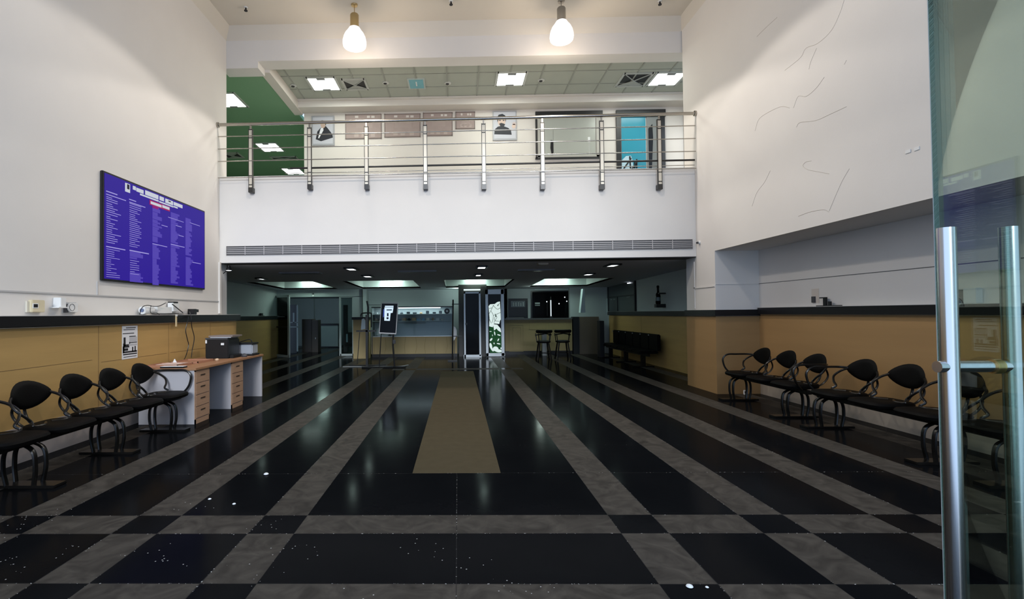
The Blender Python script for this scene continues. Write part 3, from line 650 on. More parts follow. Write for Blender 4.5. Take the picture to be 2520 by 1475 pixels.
# ------------------------------------------------------------------ beam seating
def bench(name, label, xw, s, ys, legys, group='black beam seating', ends=(True, True)):
    """xw wall face, s=+1 seats face +x, -1 face -x"""
    t = thing(name, label, 'waiting bench', (xw+s*.45, sum(ys)/len(ys), 0), group)
    W = lambda y, v, z: Vector((xw+s*v, y, z))
    def bx_(bm, y0, y1, v0, v1, z0, z1, bev=0):
        a, b = sorted((xw+s*v0, xw+s*v1)); return box(bm, a, b, y0, y1, z0, z1, bev)
    obj('beam', bx_(B(), min(ys)-.30, max(ys)+.30, .42, .50, .335, .385, .006), BSTEEL, t)
    for yc in ys:
        # seat pad: rounded trapezoid
        bm = B(); pts = []
        for i in range(24):
            a = 2*math.pi*i/24; cx = abs(math.cos(a))**.55*math.copysign(1, math.cos(a)); sx = abs(math.sin(a))**.55*math.copysign(1, math.sin(a))
            vv = .44+.235*sx; hw = .235+.02*sx
            pts.append((yc+hw*cx, vv))
        for z0, z1, k0, k1 in ((.385, .40, .86, .97), (.40, .43, .97, 1.0), (.43, .45, 1.0, .93), (.45, .458, .93, .70)):
            pass
        levels = ((.385, .86), (.398, .97), (.425, 1.0), (.445, .95), (.455, .80), (.452, .45))
        rings = [[bm.verts.new(W(yc+(p-yc)*k, .44+(v-.44)*k, z)) for p, v in pts] for z, k in levels]
        for a, b in zip(rings, rings[1:]):
            for j in range(24): bm.faces.new((a[j], a[(j+1) % 24], b[(j+1) % 24], b[j]))
        bm.faces.new(rings[0]); bm.faces.new(rings[-1])
        obj('seat', bm, SEATM, t, True)
        # backrest: padded leaf-shaped disc, slightly reclined and dished
        bm = B(); nr, na = 6, 28
        def bp(r, a, front):
            yy = .225*r*math.cos(a); zz = .128*r*math.sin(a)*(1-.12*math.cos(a)*0)
            zz *= 1 - .25*abs(math.cos(a))**3
            dish = .06*(yy/.225)**2
            th = (.028 if front else -.010)*math.sqrt(max(0, 1-r**4))
            return W(yc+yy, .125+dish+th-.16*zz, .695+zz)
        for fr in (True, False):
            c = bm.verts.new(bp(0, 0, fr)); rg = [[bm.verts.new(bp((k+1)/nr, 2*math.pi*j/na, fr)) for j in range(na)] for k in range(nr)]
            for j in range(na):
                bm.faces.new((c, rg[0][j], rg[0][(j+1) % na]))
                for k in range(nr-1): bm.faces.new((rg[k][j], rg[k+1][j], rg[k+1][(j+1) % na], rg[k][(j+1) % na]))
        bmesh.ops.remove_doubles(bm, verts=bm.verts, dist=.0005)
        obj('backrest', bm, SEATM, t, True)
        # two curved straps carrying the backrest
        bm = B()
        for u in (-.045, .045):
            tube(bm, [W(yc+u, .48, .37), W(yc+u, .28, .375), W(yc+u*1.2, .13, .43), W(yc+u*1.5, .06, .53), W(yc+u*1.2, .08, .64), W(yc+u, .12, .72)], .017, 8, flat=.5)
        obj('back_support', bm, BSTEEL, t, True)
        # S-shaped side frames
        for g in (-1, 1):
            bm = B()
            tube(bm, [W(yc+g*.20, .17, .70), W(yc+g*.265, .22, .66), W(yc+g*.285, .29, .60), W(yc+g*.24, .33, .54), W(yc+g*.19, .34, .49), W(yc+g*.205, .38, .455), W(yc+g*.12, .40, .45), W(yc+g*.03, .34, .45)], .0125, 8)
            obj('side_frame', bm, BSTEEL, t, True)
    for e, y, g in ((ends[0], min(ys)-.27, -1), (ends[1], max(ys)+.27, 1)):
        if not e: continue
        bm = B(); tube(bm, [W(y-g*.06, .17, .70), W(y, .25, .705), W(y, .42, .705), W(y, .56, .70), W(y, .63, .64), W(y, .62, .54), W(y-g*.01, .58, .46), W(y-g*.04, .5, .38)], .0135, 8)
        obj('armrest', bm, BSTEEL, t, True)
    for ly in legys:
        bm = B()
        for du in (-.045, .045):
            tube(bm, [W(ly+du, .47, .36), W(ly+du*1.2, .57, .30), W(ly+du*1.2, .59, .16), W(ly+du, .57, .02)], .023, 8, flat=.6)
        obj('leg', bm, BSTEEL, t, True)
        bm = B()
        for du in (-.045, .045):
            tube(bm, [W(ly+du, .45, .36), W(ly+du*1.2, .34, .30), W(ly+du*1.2, .32, .16), W(ly+du, .34, .02)], .023, 8, flat=.6)
        obj('leg', bm, BSTEEL, t, True)
        obj('foot_bar', bx_(B(), ly-.07, ly+.07, .20, .76, 0, .025, .006), BSTEEL, t)
    return t
bench('beam_seating', 'long row of linked black seats along the left wooden dado', XD+.17, 1, [6.19-.545*k for k in range(6)], (6.15, 5.17, 4.17, 3.2), ends=(False, True))
bench('beam_seating', 'three linked black seats at the far end of the right-hand recess', XR2-.21, -1, [7.93, 7.35, 6.77], (8.05, 6.75))
bench('beam_seating', 'linked black seats behind the glass door handles in the right-hand recess', XR2-.21, -1, [5.99, 5.41, 4.83, 4.25], (6.15, 4.72, 4.1))
bm = B(); box(bm, -3.9, -3.72, 6.72, 6.98, .728, .742); bm.free()
o = obj('notebook', box(B(), -3.86, -3.55, 6.50, 6.60, .7255, .745, .003), BLACK); tag(o, 'thin black notebook with white top edge at the near edge of the desk', 'notebook')
obj('cover', box(B(), -3.855, -3.555, 6.503, 6.597, .745, .748), CARD, o)

# ------------------------------------------------------------------ items in the right recess
t = thing('ledge_tap', 'small black tap-like fixture on a plate on the right-hand ledge', 'fixture', (XR2-.02, ax_(XR2-.02, 2030, 750).y, 1.446))
p = ax_(XR2-.03, 2032, 750); y = p.y
obj('plate', box(B(), XR2-.05, XR2+.0, y-.26, y+.16, 1.4465, 1.458), BLACK, t)
obj('post', box(B(), XR2-.045, XR2-.02, y-.02, y+.03, 1.458, 1.56), BLACK, t); obj('spout', box(B(), XR2-.045, XR2-.02, y-.02, y+.10, 1.555, 1.57), BLACK, t); obj('knob', box(B(), XR2-.045, XR2-.02, y-.10, y-.06, 1.458, 1.51), BLACK, t)
p = ax_(XR2+.015, 2003, 740); t = thing('wall_hook', 'small dark hook on a pale patch of the recess wall', 'hook', p)
obj('pale_patch', wbox(B(), XR2+.015, 1998, 711, 2016, 746, 0, .004), mat('pale_patch', (.62, .55, .48), .7), t)
obj('hook_plate', wbox(B(), XR2+.015, 2000, 730, 2008, 745, .004, .02), DGREY, t)
t = thing('ledge_box', 'white box standing on the ledge behind the glass door', 'box', ax_(XR2-.03, 2395, 742))
p, q = ax_(XR2-.03, 2375, 742), ax_(XR2-.03, 2408, 742)
ya, yb2 = min(p.y, q.y), max(p.y, q.y)
obj('carton', box(B(), XR2-.05, XR2+.015, ya, yb2, 1.447, 1.447+.15, .004), WHITE, t); obj('dark_end', box(B(), XR2-.05, XR2+.015, yb2, yb2+.06, 1.447, 1.585), DGREY, t)
t = thing('wall_sensor', 'tiny white sensor on the right wall by the air grille end', 'sensor', ax_(XR, 1722, 597))
p = ax_(XR, 1722, 597); obj('sensor_base', cyl(B(), (XR, p.y, p.z), (XR-.03, p.y, p.z), .03), WHITE, t, True); obj('sensor_lens', cyl(B(), (XR-.03, p.y, p.z), (XR-.06, p.y-.02, p.z-.01), .018), DGREY, t, True)
t = thing('floor_socket', 'small white plug by the wall base under the far right bench', 'plug', (4.75, 8.55, 0)); obj('plug_body', box(B(), 4.73, 4.77, 8.54, 8.58, 0, .075, .006), WHITE, t); obj('plug_tip', box(B(), 4.735, 4.765, 8.532, 8.54, .03, .06), BLACK, t)
# plaster cracks and scuffs on the right wall (part of the wall)
wr = bpy.data.objects['wall_right']
bm = B()
def crack(bm, pts, r=.0022): tube(bm, [ax_(XR+.0005, 1680+x/2.107, y/2.107) for x, y in pts], r, 5)
for c in ([(838, 0), (815, 70), (770, 160), (700, 225), (640, 250), (610, 300), (530, 365)], [(695, 250), (665, 320), (655, 360)], [(735, 400), (690, 460), (640, 500), (600, 500), (575, 560)],
          [(555, 560), (510, 553), (440, 585), (395, 620), (375, 680)], [(850, 553), (770, 590), (690, 625), (610, 635), (590, 660)], [(668, 835), (640, 840), (625, 860), (650, 880), (700, 890), (760, 902)],
          [(865, 875), (830, 935), (800, 1000), (760, 1095)], [(455, 885), (425, 945), (385, 1000), (360, 1070)], [(600, 1122), (660, 1100), (730, 1088), (760, 1100)], [(490, 90), (430, 145), (385, 190)], [(850, 312), (838, 335)]):
    crack(bm, c, .0035)
obj('crack', bm, mat('crack_grey', (.52, .48, .43), .9), wr)
bm = B()
for x, y in ((1170, 785), (1215, 770)):
    p = ax_(XR, 1680+x/2.107, y/2.107); box(bm, XR-.006, XR+.001, p.y-.03, p.y+.03, p.z-.02, p.z+.015, .003)
obj('plaster_chip', bm, WHITE, wr)

# ------------------------------------------------------------------ glass entrance door
Yh = 1.13
XT1, XT2 = ay(Yh, 2338, 905).x, ay(Yh, 2492, 903).x
ztop = ay(Yh, 2338, 561).z; zmid = ay(Yh, 2338, 903).z
XG = (XT1+XT2)/2 + .03
YE = 1.13
for _ in range(40):   # free edge of the leaf appears at px 2310
    p = ax_(XG, 2311, 760); YE = p.y; break
gd = thing('glass_door', 'open frameless glass entrance door with two long steel pull handles', 'door', (XG, .8, 0))
obj('glass_leaf', box(B(), XG-.006, XG+.006, .33, YE, .02, 2.6), glass('door_glass', (.74, .82, .76), .07), gd)
obj('glass_edge', box(B(), XG-.0062, XG+.0062, YE, YE+.002, .02, 2.6), mat('glass_edge', (.45, .50, .49), .2), gd)
for xt, mirror in ((XT1, -1), (XT2, 1)):
    h = obj('pull_handle', tube(B(), [(xt, Yh, ztop-1.15), (xt, Yh, ztop)], .0165, 32, smooth=False), CHROME, gd, True)
    for z in (zmid, zmid-.72):
        obj('standoff', tube(B(), [(xt, Yh, z), (XG+mirror*.006, Yh, z)], .0125, 24, smooth=False), CHROME, h, True)
for z in (zmid, zmid-.72):
    obj('standoff_washer', tube(B(), [(XG-.009, Yh, z), (XG+.009, Yh, z)], .016, 24, smooth=False), mat('brass_ring', (.45, .32, .12), .3, metal=.9), gd, True)
    obj('end_cap', tube(B(), [(XT1-.028, Yh, z), (XT1, Yh, z)], .0125, 24, smooth=False), CHROME, gd, True)
# ------------------------------------------------------------------ low zone beneath the balcony
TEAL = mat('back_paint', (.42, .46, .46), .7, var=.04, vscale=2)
XBL, YBK = -6.1, 17.0
# ceiling with four coffers
coff = []
for nx0, nx1, fx0, fx1 in ((600, 755, 705, 845), (837, 1012, 897, 1040), (1088, 1268, 1100, 1240), (1345, 1530, 1297, 1430)):
    y0, y1 = 13.7, 16.75
    xa, xb = ay(y0, nx0, 690).x, ay(y0, nx1, 690).x; xc, xd = ay(y1, fx0, 712).x, ay(y1, fx1, 712).x
    coff.append(((xa+xc)/2, (xb+xd)/2, y0, y1))
bm = B()
def slab(x0, x1, y0, y1, t=.05, up=0): prism(bm, [(x0, y0, zlow(y0)+up), (x1, y0, zlow(y0)+up), (x1, y1, zlow(y1)+up), (x0, y1, zlow(y1)+up)], (0, 0, t))
slab(-9, 6.3, 9.52, 13.7); slab(-9, 6.3, 16.75, 24); xs = [-9]
for c in coff: xs += [c[0], c[1]]
xs.append(6.3)
for k in range(0, len(xs), 2): slab(xs[k], xs[k+1], 13.7, 16.75)
cl = struct('ceiling_low', bm, BCEIL)
COFM = mat('coffer_paint', (.62, .66, .64), .6)
for k, (x0, x1, y0, y1) in enumerate(coff):
    bm = B(); h = .36
    slab(x0-.03, x1+.03, y1, y1+.03, h, .001); slab(x0-.03, x1+.03, y0-.03, y0, h, .001); slab(x0-.03, x0, y0, y1, h, .001); slab(x1, x1+.03, y0, y1, h, .001); slab(x0-.03, x1+.03, y0-.03, y1+.03, .03, h)
    bm2 = obj('coffer', bm, COFM, cl)
    lab = ('left lit ceiling coffer above the glass corridor doors', 'lit ceiling coffer above the tablet stand', 'lit ceiling coffer above the flower panel', 'right lit ceiling coffer above the bar counter')[k]
    xm = (x0+x1)/2; t = thing('coffer_light', 'bright lamp bar inside the '+lab, 'ceiling light', (xm, y1-.10, zlow(y1)+.30), 'coffer lamps')
    obj('lamp_bar', box(B(), xm-.28, xm+.28, y1-.14, y1-.06, zlow(y1)+.20, zlow(y1)+.235), LAMPC, t)
    obj('lamp_mount', box(B(), xm-.05, xm+.05, y1-.12, y1, zlow(y1)+.235, zlow(y1)+.27), ALU, t)
def dlight(px, py, lab, w=.2, m=LAMPC):
    z = 2.33; 
    for _ in range(3): p = az(z, px, py); z = zlow(p.y)
    t = thing('recessed_downlight', lab, 'downlight', (p.x, p.y, z-.02), 'square downlights in the low ceiling')
    bm = B()
    for a in (-1, 1): box(bm, p.x+a*w/2-.025, p.x+a*w/2+.025, p.y-w/2-.14, p.y+w/2+.14, z-.03, z+.02); box(bm, p.x-w/2, p.x+w/2, p.y+a*(w/2+.12)-.02, p.y+a*(w/2+.12)+.02, z-.03, z+.02)
    obj('trim_ring', bm, BLACK, t); obj('lens', box(B(), p.x-w/2+.025, p.x+w/2-.025, p.y-w/2-.1, p.y+w/2+.1, z-.022, z+.01), m, t)
    return p, z
DL = [dlight(865, 661, 'square downlight nearest the balcony edge, left of centre'), dlight(905, 679, 'square downlight just before the second coffer'),
      dlight(1185, 657, 'square downlight nearest the balcony edge, in the middle'), dlight(1177, 676, 'square downlight just before the coffer over the flower panel', .16),
      dlight(1507, 652, 'square downlight nearest the balcony edge, at the right'), dlight(1447, 674, 'square downlight just before the coffer over the bar'),
      dlight(644, 685, 'small downlight by the leftmost coffer', .14)]
for px0, py, w, lab in ((740, 671, .9, 'slim ceiling slot vent on the left of the low ceiling'), (1028, 667, .85, 'slim ceiling slot vent above the tablet stand'), (1318, 664, .8, 'slim ceiling slot vent above the bar stools')):
    z = 2.33
    for _ in range(3): p = az(z, px0, py); z = zlow(p.y)
    t = thing('slot_vent', lab, 'vent', (p.x, p.y, z)); obj('vent_frame', box(B(), p.x-w/2, p.x+w/2, p.y-.12, p.y+.12, z-.03, z+.01), mat('vent_grey', (.16, .165, .18), .5), t); obj('vent_slot', box(B(), p.x-w/2+.03, p.x+w/2-.03, p.y-.08, p.y+.08, z-.034, z-.03), BLACK, t)
z = 2.33
for _ in range(3): p = az(z, 1335, 649); z = zlow(p.y)
t = thing('ceiling_sensor', 'small tan ceiling box near the balcony edge above the bar', 'sensor', (p.x, p.y, z)); obj('housing', box(B(), p.x-.1, p.x+.1, p.y-.1, p.y+.1, z-.03, z+.01, .005), mat('tan_box', (.35, .30, .22), .5), t); obj('cover', box(B(), p.x-.07, p.x+.07, p.y-.07, p.y+.07, z-.036, z-.03), mat('tan_box2', (.25, .22, .17), .5), t)

# left wall of the low zone
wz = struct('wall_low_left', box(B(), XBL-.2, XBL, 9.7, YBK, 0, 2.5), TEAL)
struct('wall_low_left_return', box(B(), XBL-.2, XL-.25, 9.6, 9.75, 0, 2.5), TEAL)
d = struct('trim_5', box(B(), XBL, XBL+.05, 9.75, YBK-.1, 0, 1.25), WOOD)
obj('dado_rail', box(B(), XBL, XBL+.09, 9.75, YBK-.05, 1.27, 1.37), LEDGE, d); obj('rail_top', box(B(), XBL, XBL+.092, 9.75, YBK-.05, 1.371, 1.377), SHELF, d)
t = thing('ledge_clip', 'tiny black item standing on the far left ledge', 'ornament', ax_(XBL+.05, 643, 778)); p = ax_(XBL+.05, 643, 778)
obj('block', box(B(), p.x-.03, p.x+.03, p.y-.07, p.y+.07, 1.377, 1.46), BLACK, t); obj('foot', box(B(), p.x-.03, p.x+.03, p.y+.07, p.y+.2, 1.377, 1.39), DGREY, t)
# front wall of corridor with glazed doors
def bbx(bm, px0, py0, px1, py1, d0, d1, y=YBK, bev=0): return fbox(bm, px0, py0, px1, py1, d0, d1, y, bev)
YG = 17.0
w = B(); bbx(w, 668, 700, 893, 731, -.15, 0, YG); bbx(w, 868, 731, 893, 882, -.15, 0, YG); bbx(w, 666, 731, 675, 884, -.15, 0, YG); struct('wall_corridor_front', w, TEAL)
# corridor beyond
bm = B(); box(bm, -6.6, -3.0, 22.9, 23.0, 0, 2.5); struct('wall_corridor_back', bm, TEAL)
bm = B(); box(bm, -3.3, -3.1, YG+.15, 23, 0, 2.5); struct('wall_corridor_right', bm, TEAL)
bm = B(); box(bm, -8.4, -8.3, YG, 23, 0, 2.5); box(bm, -8.4, -6.5, 22.8, 23, 0, 2.5); struct('wall_corridor_left', bm, TEAL)
FR = mat('door_frame_alu', (.42, .47, .46), .4, metal=.3)
CG = glass('corridor_glass', (.75, .82, .80), .12)
# open left leaf (swung towards viewer) 
A, Bp = az(0, 676, 880), az(0, 716, 884)
def vleaf(bm, a, b, z0, z1, th=.02):
    dx = (b-a); n_ = Vector((-dx.y, dx.x, 0)).normalized()*th
    prism(bm, [Vector((a.x, a.y, z0))-n_, Vector((b.x, b.y, z0))-n_, Vector((b.x, b.y, z0))+n_, Vector((a.x, a.y, z0))+n_], (0, 0, z1-z0))
A = Vector((ay(16.95, 676, 880).x, 16.95, 0)); Bp = Vector((ay(16.3, 713, 880).x, 16.3, 0))
u = (Bp-A)
dl = thing('corridor_door', 'open framed glass door leaf left of the corridor opening', 'door', ((A+Bp)/2))
bm = B(); vleaf(bm, A, A+u*.07, .02, 2.05); vleaf(bm, Bp-u*.1, Bp, .02, 2.05); vleaf(bm, A, Bp, .02, .09); vleaf(bm, A, Bp, 1.98, 2.05); obj('door_frame', bm, FR, dl)
bm = B(); vleaf(bm, A+u*.07, Bp-u*.1, .09, 1.98, .006); obj('door_glass', bm, CG, dl)
bm = B(); vleaf(bm, A+u*.15, A+u*.9, .98, 1.02, .03); obj('push_bar', bm, BLACK, dl)
bm = B(); vleaf(bm, A+u*.15, A+u*.6, 1.33, 1.35, .010); obj('sticker', bm, mat('sticker', (.35, .4, .4), .5), dl)
dr2 = thing('corridor_sidelight', 'fixed framed glass pane right of the corridor opening', 'glass panel', ay(YG, 855, 875))
bm = B(); bbx(bm, 835, 731, 840.5, 876, -.02, .04, YG); bbx(bm, 867, 731, 870.5, 876, -.02, .04, YG); bbx(bm, 838, 871, 870, 876, -.02, .04, YG); bbx(bm, 838, 731, 870, 733, -.02, .04, YG)
obj('frame', bm, FR, dr2); obj('pane', bbx(B(), 840, 733, 868, 872, 0, .01, YG), CG, dr2)
# corridor contents
t = thing('dark_door', 'dark door standing open in the corridor behind the glass leaf', 'door', ay(18.6, 727, 865))
obj('door_panel', fbox(B(), 714, 750, 732, 869, 0, .05, 18.6), mat('dark_door', (.02, .022, .022), .4), t)
bm = B()
for a, b, c, d_ in ((731, 752, 735, 865), (722, 770, 726, 795), (716, 793, 735, 795), (716, 804, 735, 806)): fbox(bm, a, b, c, d_, .05, .06, 18.6)
obj('door_glazing_bar', bm, mat('pale_bar', (.35, .4, .38), .5), t)
lk = thing('corridor_cabinet', 'dark brown wooden cabinet standing in the corridor', 'cabinet', ay(18.8, 763, 868))
CABW = mat('dark_cabinet', (.055, .040, .030), .5, var=.15, vscale=5, stretch=(1, 1, .3))
obj('body', fbox(B(), 743, 786, 768, 868, -.5, 0, 18.9), CABW, lk); obj('cabinet_door', fbox(B(), 744, 788, 767, 866, 0, .02, 18.9), CABW, lk)
obj('side_unit', fbox(B(), 768, 788, 783, 867, -.4, .02, 18.9), mat('mid_cabinet', (.085, .065, .05), .5), lk)
obj('lock', fbox(B(), 776, 831, 778, 835, .02, .035, 18.9), WHITE, lk)
t = struct('wall_corridor_half', fbox(B(), 783, 800, 832, 856, -.2, .0, 21.5), mat('teal_pale', (.30, .36, .35), .7)); obj('cap_rail', fbox(B(), 782, 797, 834, 801, -.25, .05, 21.5), LEDGE, t); obj('skirting', fbox(B(), 783, 853, 832, 858, -.02, .02, 21.5), LEDGE, t)
t = thing('noticeboard_stand', 'dark upright stand behind the right corridor pane', 'stand', ay(19, 860, 850))
obj('stand_post', fbox(B(), 846, 751, 857, 867, 0, .1, 19), mat('dark_door', (.02, .022, .022), .4), t); obj('stand_panel', fbox(B(), 852, 818, 869, 852, .1, .15, 19), BLACK, t); obj('pale_label', fbox(B(), 854, 822, 858, 842, .15, .16, 19), mat('pale_cyan', (.45, .62, .68), .4), t)
t = thing('ceiling_hook_lamp', 'tiny fixture on the wall above the corridor opening', 'fixture', ay(YG-.05, 771, 727)); obj('plate', bbx(B(), 769, 722, 773, 728, 0, .05, YG), DGREY, t); obj('bulb', bbx(B(), 770, 726, 774, 730, .05, .08, YG), WHITE, t)
t = thing('flood_lamp', 'small black clip lamp on the left pilaster under the balcony', 'lamp', ax_(XL, 545, 672))
p = ay(9.6, 563, 662); q = ay(9.6, 545, 674)
obj('arm', tube(B(), [(XL, 9.6, q.z), (p.x, 9.6, p.z)], .008, 6, smooth=False), BLACK, t)
obj('lamp_head', lathe(B(), (p.x, 9.6, p.z-.03), [(.055, 0), (.05, .03), (.03, .06), (.028, .09)], 16), BLACK, t, True); obj('lens', lathe(B(), (p.x, 9.6, p.z-.036), [(.035, 0), (.05, .006)], 16), emis('clip_lens', (.9, .95, 1), 3), t, True)

# back wall behind kiosk and bar
YK = 17.6
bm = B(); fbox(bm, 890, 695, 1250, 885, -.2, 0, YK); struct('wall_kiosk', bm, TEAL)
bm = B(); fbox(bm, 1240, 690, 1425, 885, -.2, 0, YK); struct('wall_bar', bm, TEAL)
bm = B(); fbox(bm, 891.5, 708, 893.5, 880, -.05, .05, 16.95); struct('trim_6', bm, mat('trim_dark', (.03, .035, .035), .5))
# kiosk counter
YC = 16.4
kc = thing('kiosk_counter', 'low olive draped counter carrying the glass display case', 'counter', ay(YC, 1010, 876))
cz0 = 0; czt = ay(YC, 1000, 829).z
cx0, cx1 = ay(YC, 914, 850).x, ay(YC, 1125, 850).x
obj('front_panel', box(B(), cx0, cx1, YC, YC+.8, .10, czt), OLIVE, kc); obj('plinth', box(B(), cx0+.02, cx1, YC+.04, YC+.8, 0, .10), BLACK, kc)
obj('counter_top', box(B(), cx0-.01, cx1+.01, YC-.02, YC+.82, czt, czt+.02), ALU, kc)
bm = B()
for k in range(9):
    x = cx0+.1+k*.33; tube(bm, [(x, YC-.001, .12), (x+.05*math.sin(k*2), YC-.004, .35), (x+.02, YC-.001, czt-.02)], .004, 4)
obj('cloth_crease', bm, mat('crease_olive', (.26, .20, .08), .7), kc)
tall = thing('kiosk_side_counter', 'tall olive side counter with a dark top left of the display case', 'counter', ay(16.0, 890, 877))
sx0, sx1 = ay(16.0, 870, 850).x, ay(16.0, 912, 850).x; sz = ay(16.0, 890, 787).z
obj('side_panel', box(B(), sx0, sx1-.06, 15.95, 16.36, .0, sz), OLIVE, tall); obj('counter_top', box(B(), sx0-.03, sx1-.03, 15.9, 16.37, sz, sz+.08), BLACK, tall); obj('white_label', box(B(), sx1-.12, sx1-.08, 15.94, 15.95, .37, .47), WHITE, tall)
dc = thing('display_case', 'glass-topped grey display case with shelves of goods on the olive counter', 'display case', ay(YC, 1010, 829))
dz1 = ay(YC, 1010, 757).z; dzm = ay(YC, 1010, 790).z; dx0, dx1 = ay(YC, 914, 800).x, ay(YC, 1114, 800).x
GL = mat('case_grey', (.30, .35, .40), .5); CS = mat('case_white', (.45, .50, .50), .5)
zb0 = czt+.02
obj('back_panel', box(B(), dx0, dx1, YC+.45, YC+.5, zb0, dz1), CS, dc)
obj('end_panel', box(B(), dx0, dx0+.03, YC, YC+.45, zb0, dz1), CS, dc); obj('end_panel', box(B(), dx1-.03, dx1, YC, YC+.45, zb0, dz1), CS, dc)
obj('top_frame', box(B(), dx0, dx1, YC, YC+.5, dz1, dz1+.03), BLACK, dc)
xm = ay(YC, 1048, 800).x
obj('sliding_panel', box(B(), dx0+.65, xm, YC+.01, YC+.03, zb0, dzm-.10), GL, dc); obj('sliding_panel', box(B(), xm, dx1-.03, YC+.03, YC+.05, zb0, dzm-.04), GL, dc)
for z in (dzm-.02, dzm+.20): obj('shelf', box(B(), dx0+.03, dx1-.03, YC+.05, YC+.45, z, z+.02), CS, dc)
obj('front_glass', box(B(), dx0, dx1, YC-.004, YC-.001, zb0, dz1), glass('case_glass', (.9, .94, .94), .02), dc)
obj('case_lamp', box(B(), dx0+.3, dx1-.4, YC+.25, YC+.31, dz1-.025, dz1), emis('case_lamp', (.75, .9, 1), 4), dc)
rnd = random.Random(5)
GM = [mat('goods_'+n, c, .5) for n, c in (('dark', (.03, .04, .05)), ('tan', (.38, .24, .12)), ('cream', (.55, .50, .42)), ('blue', (.08, .22, .35)), ('white', (.6, .62, .62)))]
names = ('sandwich_pack', 'pastry', 'snack_box', 'wrapped_snack')
for r, (z, n_) in enumerate(((dzm+.001, 15), (dzm+.221, 11))):
    for k in range(n_):
        x = dx0+.12 + k*(dx1-dx0-.3)/n_ + rnd.uniform(-.008, .008); w_, h_ = rnd.uniform(.045, .064), rnd.uniform(.05, .10)
        mt = GM[0] if r == 1 and rnd.random() < .8 else rnd.choice(GM[:3] if k < 9 and r == 0 else GM[1:])
        bm = B()
        if rnd.random() < .5: box(bm, x-w_, x+w_, YC+.12, YC+.26, z, z+h_, .008)
        else: lathe(bm, (x, YC+.19, z), [(w_*.7, 0), (w_*.9, h_*.3), (w_*.8, h_*.7), (w_*.3, h_)], 12)
        o = obj('snack_item', bm, mt, smooth=True); tag(o, 'small packed snack on the '+('lower' if r == 0 else 'upper')+' shelf of the display case', 'snack', 'snacks on the %s shelf of the display case' % ('lower' if r == 0 else 'upper'))
p = ay(YC-.01, 1100, 766)
t = thing('round_sticker', 'round black sign with a white centre on the display case', 'sign', (p.x, YC-.01, p.z))
obj('disc', cyl(B(), (p.x, YC-.012, p.z), (p.x, YC-.002, p.z), .09, 28), BLACK, t); obj('centre', cyl(B(), (p.x, YC-.015, p.z), (p.x, YC-.012, p.z), .035, 20), CARD, t)
o = obj('white_bag', box(B(), dx0+.15, dx0+.55, YC+.1, YC+.3, zb0+.001, zb0+.26, .03), mat('bag_white', (.6, .62, .65), .5)); tag(o, 'white and dark bag inside the lower left of the display case', 'bag')
obj('handle', box(B(), dx0+.3, dx0+.55, YC+.09, YC+.10, zb0+.06, zb0+.12), BLACK, o)

# tablet on tripod stand
YT = 13.25
ts = thing('tablet_stand', 'upright touch display on a black tripod stand in front of the display case', 'display', (ay(YT, 957, 905)).xyz)
c = [(937, 820), (976, 822), (980, 745), (942, 744)]
obj('casing', fpoly(B(), [(933, 821), (975.5, 823), (981, 746), (978, 744), (941, 744), (938.5, 747)], 0, .05, YT), mat('casing_silver', (.40, .38, .38), .3), ts)
obj('bezel', fpoly(B(), [(935, 818), (974, 820), (978.5, 748), (940.5, 747.5)], .05, .055, YT), BGLASS, ts)
obj('screen_content', fpoly(fpoly(B(), [(947, 757), (969, 757), (967, 770), (962, 771), (960, 790), (946.5, 789.5)], .055, .057, YT), [(948, 753), (969, 753), (969, 756), (948, 756)], .055, .057, YT), emis('tablet_white', (.62, .78, .92), 1.1), ts)
obj('screen_blue', fpoly(B(), [(944, 762), (949, 760), (948, 778), (943, 782)], .055, .0565, YT), emis('tablet_blue', (.05, .09, .35), .8), ts)
bm = B(); fbox(bm, 952, 762, 965, 764.5, .057, .058, YT); fbox(bm, 953, 771, 957, 779, .057, .058, YT); fbox(bm, 952, 781, 957, 786, .057, .058, YT); obj('screen_marks', bm, emis('tablet_ink', (.01, .02, .05), .5), ts)
bm = B(); fl = lambda px, py, y: ay(y, px, py)
tube(bm, [ay(YT, 968, 822), ay(YT, 967, 850), Vector((ay(YT, 971, 900).x, YT, .03))], .022, 8, smooth=False)
obj('leg', bm, BLACK, ts, True)
bm = B(); tube(bm, [ay(YT+.02, 938, 822), Vector((ay(YT, 933, 903).x, YT+.02, .0))], .012, 8, smooth=False); obj('leg', bm, BLACK, ts, True)
bm = B(); x0 = ay(YT, 971, 900).x; tube(bm, [(x0-.05, YT, .02), (ay(YT, 1000, 905).x, YT-.1, .02)], .02, 6, smooth=False); tube(bm, [(x0, YT, .02), (x0-.85, YT-.05, .02)], .02, 6, smooth=False); obj('foot_bar', bm, BLACK, ts, True)
bm = B(); box(bm, x0-.04, x0+.03, YT-.03, YT+.03, .62, .72, .005); obj('clamp', bm, BLACK, ts)
